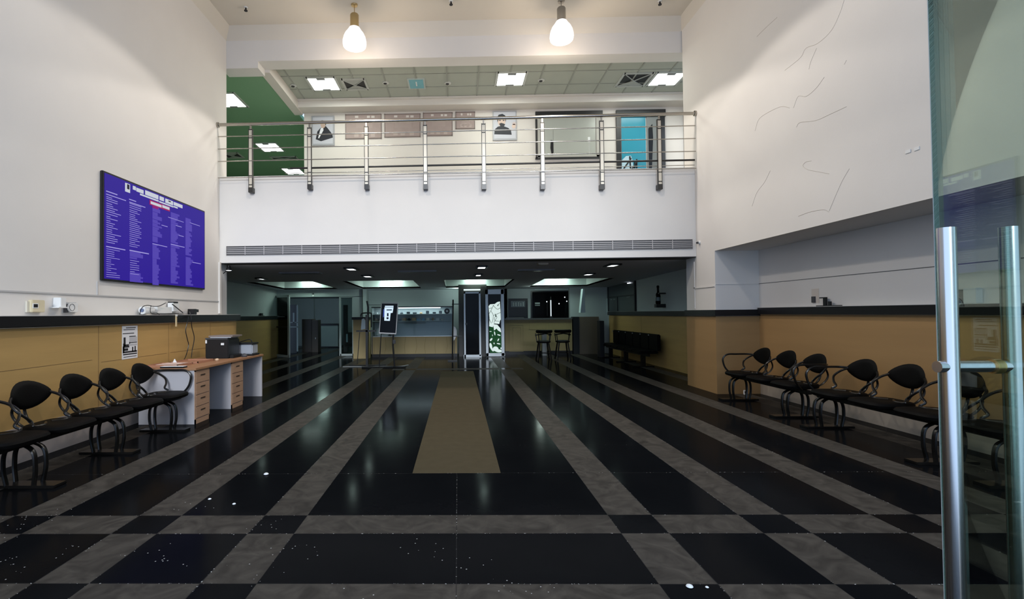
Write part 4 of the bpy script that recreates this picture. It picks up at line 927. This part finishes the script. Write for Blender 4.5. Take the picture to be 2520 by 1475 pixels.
# queue / garment stand to its left
YP = 13.65
st = thing('pole_stand', 'black pole stand with crossbar and arched arm left of the tablet display', 'stand', az(0, 903, 905))
x = ay(YP, 903, 850).x; zz = lambda py, y=YP, px=903: ay(y, px, py).z
obj('pole', box(B(), x-.03, x+.03, YP-.03, YP+.03, 0, zz(775)), BLACK, st)
obj('crossbar', box(B(), ay(YP, 877, 815).x, ay(YP, 925, 815).x, YP-.03, YP+.03, zz(817), zz(813)), BLACK, st)
obj('arched_arm', tube(B(), [ay(YP, 888, 780), ay(YP, 889, 774), ay(YP, 894, 771), ay(YP, 912, 771), ay(YP, 914, 778), ay(YP, 914, 806)], .018, 8, k=3), BLACK, st, True)
for a, b in (((885, 818), (879, 897)), ((916, 818), (917, 878))): obj('leg', tube(B(), [ay(YP, *a), ay(YP, *b)], .010, 6, smooth=False), BLACK, st)
obj('foot_bar', tube(B(), [(ay(YP, 860, 905).x, YP-.05, .02), (x+.5, YP+.05, .02)], .02, 6, smooth=False), BLACK, st)
obj('hanging_bag', fpoly(B(), [(891, 786), (896, 784), (900, 792), (900, 810), (889, 812), (890, 798)], 0, .05, YP+.1), mat('bag_blue', (.16, .20, .23), .6), st)
# banner frame poles around kiosk
bf = thing('banner_stand', 'black banner pole with a flat foot right of the display case', 'pole', az(0, 1112, 890))
YB2 = 14.9; xq = ay(YB2, 1113, 850).x
obj('pole', tube(B(), [(xq, YB2, .02), ay(YB2, 1115, 738)], .022, 8, smooth=False), BLACK, bf); obj('foot', box(B(), xq-.13, xq+.14, YB2-.05, YB2+.05, 0, .035), BLACK, bf)
obj('side_arm', box(B(), xq, xq+.28, YB2-.015, YB2+.015, ay(YB2, 1113, 829).z, ay(YB2, 1113, 827).z), BLACK, bf); obj('side_arm', box(B(), xq, xq+.28, YB2-.015, YB2+.015, ay(YB2, 1113, 750).z, ay(YB2, 1113, 748).z), BLACK, bf)
bf2 = thing('banner_rod', 'short slanted black rod above the left end of the display case', 'rod', ay(15.8, 905, 755)); obj('rod', tube(B(), [ay(15.8, 903, 741), ay(15.8, 906, 756), Vector((ay(15.8, 904, 790).x, 15.8, 0))], .03, 6, smooth=False), BLACK, bf2); obj('cross_wire', tube(B(), [ay(15.8, 906, 751), ay(15.8, 938, 751)], .008, 6, smooth=False), BLACK, bf2)
bm = B(); tube(bm, [(x-.6, YT+.15, .012), (x-.3, YT+.2, .012), (x+.1, YT+.12, .012), (x+.4, YT+.2, .012), (x+.9, YT+.15, .012), (x+1.1, YT+.5, .012)], .012, 6)
o = obj('floor_cable', bm, mat('cable_grey', (.25, .26, .26), .5), smooth=True); tag(o, 'pale cable looping on the floor around the tablet stand', 'cable')
# oval white sign behind pole
t = thing('oval_sign', 'white oval sign standing between the display case and the dark column', 'sign', ay(15.6, 1121, 822)); obj('board', fpoly(B(), [(1116, 840), (1116, 803), (1121, 806), (1124, 814), (1124, 824), (1120, 834)], 0, .02, 15.6), CARD, t); obj('stem', fbox(B(), 1117, 838, 1119, 884, 0, .02, 15.6), BLACK, t)

# dark column and lit frames
YFm = 16.3
bm = B(); fbox(bm, 1128, 700, 1200, 886, -1.0, -.15, YFm); fbox(bm, 1183, 705, 1196, 882, -.9, -.05, YFm); struct('wall_column', bm, mat('column_dark', (.035, .032, .030), .5))
ba = thing('framed_glass_cabinet', 'tall aluminium frame with a dark glass panel between column and flower panel', 'cabinet', ay(YFm, 1163, 880))
bm = B(); fbox(bm, 1141, 719, 1146.5, 879, 0, .08, YFm); fbox(bm, 1178, 719, 1184, 876, 0, .08, YFm); fbox(bm, 1141, 719, 1182, 723, 0, .08, YFm); fbox(bm, 1141, 873, 1185, 879, 0, .08, YFm); obj('frame', bm, ALU, ba)
obj('dark_panel', fbox(B(), 1146, 722, 1179, 874, 0, .05, YFm), BGLASS, ba); obj('latch', fbox(B(), 1145, 795, 1150, 800, .08, .12, YFm), BLACK, ba); obj('top_light', fbox(B(), 1141, 712, 1182, 715.5, 0, .05, YFm), emis('strip_light', (.75, .9, .9), 1.2), ba)
obj('base_block', box(B(), ay(YFm, 1143, 880).x, ay(YFm, 1182, 880).x, YFm-.07, YFm+.02, 0, .06), DGREY, ba)
fb = thing('flower_light_panel', 'tall aluminium framed backlit panel printed with white lilies', 'light panel', ay(YFm, 1218, 880))
bm = B(); fbox(bm, 1194, 713, 1202, 877, 0, .09, YFm); fbox(bm, 1232, 713, 1241, 876, 0, .09, YFm); fbox(bm, 1194, 713, 1240, 724.5, 0, .09, YFm); fbox(bm, 1196, 869, 1242, 877, 0, .09, YFm); obj('frame', bm, ALU, fb)
obj('base_block', box(B(), ay(YFm, 1198, 880).x, ay(YFm, 1240, 880).x, YFm-.05, YFm+.02, 0, .04), BLACK, fb)
obj('picture_ground', fbox(B(), 1201, 724, 1233, 870, 0, .05, YFm), BGLASS, fb)
def bp2(zx, zy): return (860+zx/6.3, 720+zy/6.3)
obj('foliage_print', fpoly(B(), [bp2(*q) for q in ((2165, 530), (2345, 560), (2362, 935), (2175, 945))], .05, .053, YFm), emis('print_green', (.010, .065, .020), .8), fb)
WP = emis('print_white', (.72, .86, .84), .95)
bm = B(); fpoly(bm, [bp2(*q) for q in ((2155, 215), (2180, 185), (2250, 180), (2290, 150), (2330, 142), (2340, 300), (2345, 420), (2330, 440), (2320, 490), (2240, 480), (2220, 540), (2165, 525), (2170, 400))], .053, .056, YFm)
fpoly(bm, [bp2(*q) for q in ((2225, 490), (2290, 500), (2340, 560), (2350, 620), (2300, 590), (2280, 560), (2240, 590))], .053, .057, YFm)
for cx2, cy2, rx, ry, ro in ((2195, 730, 28, 14, -.9), (2190, 830, 50, 20, 1.35), (2210, 880, 40, 16, 1.0), (2265, 875, 45, 38, .3), (2310, 905, 55, 24, .1), (2250, 635, 32, 9, 1.4), (2315, 660, 28, 9, .3), (2305, 735, 24, 9, -1.1), (2215, 665, 14, 5, 1.5), (2185, 605, 18, 5, 0), (2310, 795, 30, 9, .2), (2240, 790, 14, 8, 1.4), (2350, 865, 12, 14, 0)):
    fpoly(bm, [bp2(a, b) for a, b in ell(cx2, cy2, rx, ry, 12, rot=ro)], .053, .058, YFm)
obj('lily_print', bm, WP, fb)
bm = B()
for pts in (((2165, 330), (2190, 290), (2225, 215), (2240, 200)), ((2195, 290), (2230, 360), (2215, 470)), ((2280, 340), (2345, 310)), ((2225, 200), (2290, 260), (2335, 240)), ((2170, 420), (2200, 480)), ((2270, 340), (2250, 430), (2320, 450)), ((2240, 470), (2290, 380)), ((2290, 200), (2330, 170)), ((2165, 250), (2210, 240)), ((2230, 360), (2300, 330))):
    tube(bm, [ay(YFm-.06, *bp2(*q)) for q in pts], .006, 4)
fpoly(bm, [bp2(*q) for q in ((2250, 320), (2285, 375), (2265, 380))], .056, .061, YFm); fpoly(bm, [bp2(*q) for q in ((2290, 205), (2318, 185), (2300, 215))], .056, .061, YFm)
obj('petal_outline', bm, emis('petal_ink', (.03, .07, .05), .6), fb)
bm = B()
for pts in (((2240, 560), (2210, 700), (2220, 930)), ((2210, 690), (2290, 750), (2345, 700)), ((2290, 610), (2300, 700), (2240, 760))): tube(bm, [ay(YFm-.055, *bp2(*q)) for q in pts], .004, 4)
obj('stem_print', bm, emis('stem_green', (.03, .16, .05), .7), fb)

# bar counter
YR = 17.0
bc = thing('bar_counter', 'olive panelled bar counter with a dark top at the back right', 'counter', ay(YR, 1325, 871))
rx0, rx1 = ay(YR, 1243, 850).x, ay(YR, 1410, 850).x; rz = ay(YR, 1325, 787).z
obj('counter_front', box(B(), rx0, rx1-.02, YR, YR+.28, .12, rz), OLIVE, bc); obj('plinth', box(B(), rx0, rx1-.02, YR+.03, YR+.28, 0, .12), BLACK, bc); obj('counter_top', box(B(), rx0, rx1-.02, YR-.06, YR+.29, rz, rz+.05), mat('bar_top', (.07, .068, .062), .35), bc)
bm = B()
for a, b, c, d_ in ((1253, 800, 1288, 866), (1262, 806, 1282, 862), (1302, 792, 1344, 812), (1350, 792, 1405, 812)):
    for q in ((a, b, c, b+1), (a, d_-1, c, d_), (a, b, a+1, d_), (c-1, b, c, d_)): fbox(bm, *q, 0, .006, YR)
obj('panel_moulding', bm, mat('moulding_olive', (.27, .22, .10), .6), bc)
o = obj('bar_tray', box(B(), ay(YR, 1246, 786).x, ay(YR, 1290, 786).x, YR+.02, YR+.25, rz+.0505, rz+.075, .004), mat('tray_grey', (.16, .16, .15), .4)); tag(o, 'flat grey tray on the left end of the bar counter', 'tray')
bcol = B(); fbox(bcol, 1410, 780, 1426, 874, -.4, .02, YR); struct('wall_bar_end', bcol, BLACK)
bm = B(); fbox(bm, 1424, 780, 1475, 874, -.3, 0, 17.0); struct('trim_7', bm, mat('brown_panel', (.12, .09, .06), .4))
struct('wall_bar_back', box(B(), 3.8, 6.2, 17.3, 17.5, 0, 2.5), TEAL)
# things behind the bar
for (x0, y0, x1, y1, nm, lab) in ((1251, 735, 1299, 786, 'pass_through_hatch', 'smaller dark-framed serving hatch behind the left of the bar'),):
    t = thing(nm, lab, 'hatch', ay(YK, 1275, 786)); obj('frame', fbox(B(), x0, y0, x1, y1, 0, .04, YK), BLACK, t); obj('lit_glass', fbox(B(), 1257, 741, 1292, 756, .04, .045, YK), mat('dim_glass', (.10, .12, .12), .3), t)
    rnd = random.Random(9)
    for k in range(5):
        bm = B(); px = 1262+k*6; fbox(bm, px, 744+rnd.random()*2, px+2.6, 754, .045, .06, YK); obj('item_seen', bm, mat('dim_white', (.35, .38, .38), .5), t)
t = thing('dark_window', 'wide black window behind the bar with small lit reflections', 'window', ay(YK, 1356, 783))
obj('frame', fbox(B(), 1306, 716, 1406, 786, 0, .05, YK), BLACK, t); obj('pane', fbox(B(), 1309, 719, 1403, 784, .05, .055, YK), BGLASS, t)
obj('top_rail', fbox(B(), 1315, 711, 1420, 713.5, 0, .05, YK), mat('rail_pale', (.45, .52, .52), .4), t)
obj('lit_notice', fbox(fbox(B(), 1316, 745, 1328, 749, .055, .06, YK), 1316, 751, 1328, 753, .055, .06, YK), mat('dim_white', (.35, .38, .38), .5), t)
LT = emis('glint_and_led', (.85, .92, 1), 2.5)  # glow for painted reflections of lamps, and for the television's status light
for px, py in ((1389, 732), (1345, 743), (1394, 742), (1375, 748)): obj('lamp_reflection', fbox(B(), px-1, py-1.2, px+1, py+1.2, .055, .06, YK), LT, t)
t = thing('tap_tower', 'slim white glowing column on the bar in front of the black window', 'lamp', ay(YR+.2, 1356, 783)); p = ay(YR+.2, 1356, 783)
zt1, zt0 = ay(YR+.2, 1356, 739).z, rz+.05
obj('glow_tube', tube(B(), [(p.x, YR+.2, zt0+.06), (p.x, YR+.2, zt1)], .018, 10, smooth=False), emis('tube_glow', (.8, .9, .95), .9), t, True); obj('base', box(B(), p.x-.04, p.x+.04, YR+.16, YR+.24, zt0, zt0+.06), BLACK, t); obj('tip', tube(B(), [(p.x, YR+.2, zt1), (p.x, YR+.2, zt1+.12)], .01, 8, smooth=False), DGREY, t, True)
# chairs at the bar
def chair(px, py, lab, rot):
    p = az(0, px, py); x, y = p.x, p.y
    t = thing('bar_chair', lab, 'chair', (x, y, 0), 'dark chairs at the bar')
    sh = .50
    obj('seat', lathe(B(), (x, y, sh), [(.17, 0), (.21, .02), (.21, .05), (.15, .07)], 20), SEATM, t, True)
    for a, b in ((-.17, -.17), (.17, -.17), (.17, .17), (-.17, .17)):
        obj('leg', tube(B(), [(x+a*.75, y+b*.75, sh+.01), (x+a*1.15, y+b*1.15, 0)], .022, 8, smooth=False), BSTEEL, t, True)
    bm = B(); R = .225; pts = [(x+R*math.cos(math.radians(q)), y+R*math.sin(math.radians(q)), .84) for q in range(200+rot, 341+rot, 10)]
    tube(bm, pts, .045, 8, flat=1.1, k=2); obj('backrest', bm, SEATM, t, True)
    bm = B(); pts = [(x+R*math.cos(math.radians(q)), y+R*math.sin(math.radians(q)), .78-.05*abs(q-rot-270)/90) for q in range(150+rot, 391+rot, 15)]; tube(bm, pts, .018, 8, k=2)
    obj('arm_rail', bm, BSTEEL, t, True)
    for q in (165, 215, 325, 375): 
        c_, s_ = math.cos(math.radians(q+rot)), math.sin(math.radians(q+rot)); obj('arm_post', tube(B(), [(x+.19*c_, y+.19*s_, sh+.03), (x+R*c_, y+R*s_, .78)], .014, 6, smooth=False), BSTEEL, t)
    bm = B()
    for a, b, c_, d_ in ((-1, -1, 1, -1), (-1, 1, 1, 1), (-1, -1, -1, 1), (1, -1, 1, 1)): tube(bm, [(x+a*.165, y+b*.165, .2), (x+c_*.165, y+d_*.165, .2)], .009, 6, smooth=False)
    obj('foot_ring', bm, BSTEEL, t)
chair(1338, 886, 'dark round-backed chair at the bar, nearer the flower panel', 5)
chair(1385, 885, 'dark round-backed chair at the bar, nearer the counter end', -5)
t = thing('waste_bin', 'small pale box with dark lid behind the bar chairs', 'bin', ay(16.6, 1365, 860)); obj('body', box(B(), 2.72, 2.86, 16.5, 16.7, .0, .75), mat('bin_grey', (.25, .27, .27), .5), t); obj('lid', box(B(), 2.71, 2.87, 16.49, 16.71, .75, .78), BLACK, t)

# right wall of the low zone (in line with the recess)
XW = 5.10
struct('wall_low_right', box(B(), XW, XW+.2, YP1, 17.4, 0, 2.6), TEAL)
d = struct('trim_8', box(B(), XW-.02, XW, YP1, 17.2, 0, 1.28), WOOD)
obj('dado_rail', box(B(), XW-.07, XW, YP1, 17.2, 1.29, 1.40), LEDGE, d); obj('rail_top', box(B(), XW-.072, XW, YP1, 17.2, 1.4005, 1.406), SHELF, d)
obj('panel_joint', box(B(), XW-.022, XW-.019, 14.2, 14.21, .2, 1.27), mat('joint_brown', (.16, .09, .035), .7), d)
bm = B(); fbox(bm, 1476, 790, 1488, 880, -.3, 0, 15.6); struct('wall_pier_dark', bm, BLACK)
bm = B(); fpoly(bm, [(1424, 770), (1430, 712), (1434, 712), (1436, 770)], 0, .25, 16.6); struct('trim_9', bm, mat('lit_edge_and_post', (.50, .58, .60), .6))  # wedge standing for a lit wall edge, its brightness put into the colour
# wall tv
t = thing('wall_tv', 'dark television on the right-hand wall of the low area', 'television', ax_(XW, 1468, 746))
wb_ = lambda bm, a, b, c, d_, d0, d1: wbox(bm, XW, a, b, c, d_, d0, d1)
obj('wall_box', wb_(B(), 1444, 702, 1492, 747, 0, .06), mat('tv_grey', (.03, .033, .035), .5), t); obj('screen', wb_(B(), 1452, 712, 1488, 744, .06, .10), BGLASS, t); obj('bracket', wb_(B(), 1474, 698, 1483, 716, .06, .12), BLACK, t)
obj('status_light', wb_(B(), 1461, 734, 1463, 736.5, .10, .105), LT, t)
t = thing('glass_notice_case', 'large dark glazed notice case of four panes on the right-hand wall', 'notice board', ax_(XW, 1530, 768))
obj('back_board', wb_(B(), 1500, 689, 1565, 767, 0, .03), mat('case_dark', (.045, .055, .058), .3), t)
bm = B()
for q in ((1498, 688, 1500, 768), (1564, 686, 1566, 766), (1498, 728, 1566, 730.5), (1498, 766, 1566, 768), (1522, 730, 1523, 766), (1498, 687, 1566, 689)): wb_(bm, *q, 0, .05)
obj('frame', bm, BLACK, t); obj('corner_post', wb_(B(), 1495, 735, 1499, 770, .0, .06), mat('lit_edge_and_post', (.50, .58, .60), .6), t)
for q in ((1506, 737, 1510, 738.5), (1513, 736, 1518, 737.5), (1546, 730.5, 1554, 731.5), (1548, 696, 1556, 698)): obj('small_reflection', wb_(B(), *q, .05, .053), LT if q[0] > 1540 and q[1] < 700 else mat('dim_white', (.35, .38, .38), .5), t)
# bottle-shaped wall lamp
p = ax_(XW, 1636, 757); yy = p.y; xx = XW-.16
t = thing('bottle_wall_lamp', 'black bottle-shaped ornament on a bracket on the dark right-hand wall', 'ornament', (xx, yy, p.z))
z0 = ax_(XW-.16, 1636, 757).z; z1 = ax_(XW-.16, 1636, 700).z; H_ = z1-z0
obj('pedestal', box(B(), xx-.07, XW, yy-.07, yy+.07, z0, z0+H_*.16, .004), BLACK, t)
obj('bottle', lathe(B(), (xx, yy, z0+H_*.16), [(.055, 0), (.06, .02), (.06, H_*.34), (.05, H_*.44), (.03, H_*.52), (.026, H_*.72), (.032, H_*.74), (.032, H_*.80), (.02, H_*.83)], 20), BGLASS, t, True)
obj('bracket_arm', box(B(), xx-.02, XW, yy-.10, yy+.10, z0+H_*.60, z0+H_*.66, .01), BLACK, t)
obj('label', lathe(B(), (xx, yy, z0+H_*.30), [(.0615, 0), (.0615, .09)], 20), mat('bottle_label', (.10, .14, .15), .4), t, True)
# dark seats on right wall
t = thing('wall_bench', 'dark row of joined high-backed seats against the olive dado', 'waiting bench', (XW-.4, 14, 0))
for k in range(6):
    y0 = 12.5+k*.6
    obj('backrest', box(B(), XW-.24, XW-.16, y0, y0+.57, .42, .83, .02), SEATM, t); obj('seat', box(B(), XW-.68, XW-.22, y0, y0+.57, .36, .43, .02), SEATM, t)
    obj('back_clip', box(B(), XW-.25, XW-.23, y0+.57, y0+.60, .78, .81), mat('clip_grey', (.25, .26, .25), .5), t)
obj('beam', box(B(), XW-.48, XW-.41, 12.55, 16.0, .29, .36), BSTEEL, t)
for y0 in (12.9, 14.2, 15.6): obj('leg', box(B(), XW-.50, XW-.39, y0, y0+.06, 0, .30), BSTEEL, t); obj('foot_bar', box(B(), XW-.71, XW-.18, y0-.01, y0+.07, 0, .03), BSTEEL, t)

# bits of litter on the floor
for px, py, lab, c in ((655, 1169, 'small clear glass bead on the black tile left of the mat', .022), (516, 1230, 'tiny clear bead by the grey stripe at left', .013), (576, 1242, 'tiny clear bead alone on the black tile at left', .013), (1697, 1446, 'shiny crumpled scrap at the bottom right of centre', .018), (1740, 1447, 'tiny shiny scrap beside the crumpled one', .009)):
    p = az(0, px, py); o = obj('glass_bead', lathe(B(), (p.x, p.y, 0), [(c*.6, 0), (c, c*.25), (c*.8, c*.6), (c*.3, c*.8)], 12), mat('bead', (.75, .78, .8), .15, spec=.8), smooth=True); tag(o, lab, 'litter')

# ------------------------------------------------------------------ lights
def light(kind, name, loc, power, color, rot=None, **kw):
    l = bpy.data.lights.new(name, kind); l.energy = power; l.color = color
    for k, v in kw.items(): setattr(l, k, v)
    o = bpy.data.objects.new(name, l); COL.objects.link(o); o.location = loc
    if rot: o.rotation_euler = rot
    return o
WARM = (1.0, .84, .68)
for x, y, e, g in ((P1[0], P1[1], 155, 34), (P2[0], P2[1], 155, 34), (-1.85, 6.6, 112, 27), (1.85, 6.6, 112, 27), (-1.85, 3.9, 34, 16), (1.85, 3.9, 34, 16)):
    light('SPOT', 'pendant_bulb', (x, y, 6.16), e, (1.0, .93, .86), spot_size=math.radians(134), spot_blend=.06, shadow_soft_size=.10)
    light('POINT', 'pendant_glow', (x, y, 5.95), g, WARM, shadow_soft_size=.18)
for x0, x1, y0, y1 in coff:
    light('AREA', 'coffer_lamp', ((x0+x1)/2, y1-.25, zlow(y1)+.26), 14, (.70, 1.0, .86), rot=(math.radians(12), 0, 0), size=.6)
for p, z in DL:
    light('SPOT', 'downlight_beam', (p.x, p.y, z-.05), 8, (.70, 1.0, .88), spot_size=math.radians(165), spot_blend=.5, shadow_soft_size=.06)
light('POINT', 'corridor_lamp', (-5.2, 19.5, 2.1), 22, (.65, .95, .85), shadow_soft_size=.2)
for x in (-2.4, .9, 4.0): light('AREA', 'balcony_lamp', (x, 11.0, 6.45), 30, (.95, 1.0, .92), size=.6)
for x, y in ((-5.4, 14.6), (-5.5, 17.1), (-5.2, 11.3)): light('AREA', 'corridor_panel_lamp', (x, y, 6.25), 26, (.9, 1.0, .9), size=.6)
light('AREA', 'case_lamp_light', ((dx0+dx1)/2, YC+.12, dz1-.03), 9, (.8, .95, 1), shape='RECTANGLE', size=2.2, size_y=.1, spread=3.1)
light('POINT', 'kiosk_fill', (.0, 16.95, 2.15), 12, (.75, 1.0, .92), shadow_soft_size=.1)  # added fill lights without a fixture, brightening the kiosk wall
light('POINT', 'kiosk_fill', (-2.4, 16.2, 2.15), 9, (.75, 1.0, .92), shadow_soft_size=.1)
light('POINT', 'bar_lamp', (2.6, 16.4, 2.2), 8, (.8, 1.0, .9), shadow_soft_size=.1)

sd = Vector((-.10, 1, -.30)).normalized()
light('SUN', 'daylight', (0, -3, 5), 1.9, (.90, .95, 1.0), rot=sd.to_track_quat('-Z', 'Y').to_euler(), angle=math.radians(14))
w = bpy.data.worlds.new('world'); sc.world = w; w.use_nodes = True
bg = w.node_tree.nodes['Background']; bg.inputs[0].default_value = (.50, .69, 1.0, 1); bg.inputs[1].default_value = 1.9

sc.view_settings.view_transform = 'Standard'; sc.view_settings.look = 'None'; sc.view_settings.gamma = 1; sc.view_settings.exposure = 0
sc.view_settings.use_curve_mapping = False
sc.cycles.use_denoising = True
sc.cycles.max_bounces = 6; sc.cycles.transparent_max_bounces = 12; sc.cycles.sample_clamp_indirect = 6
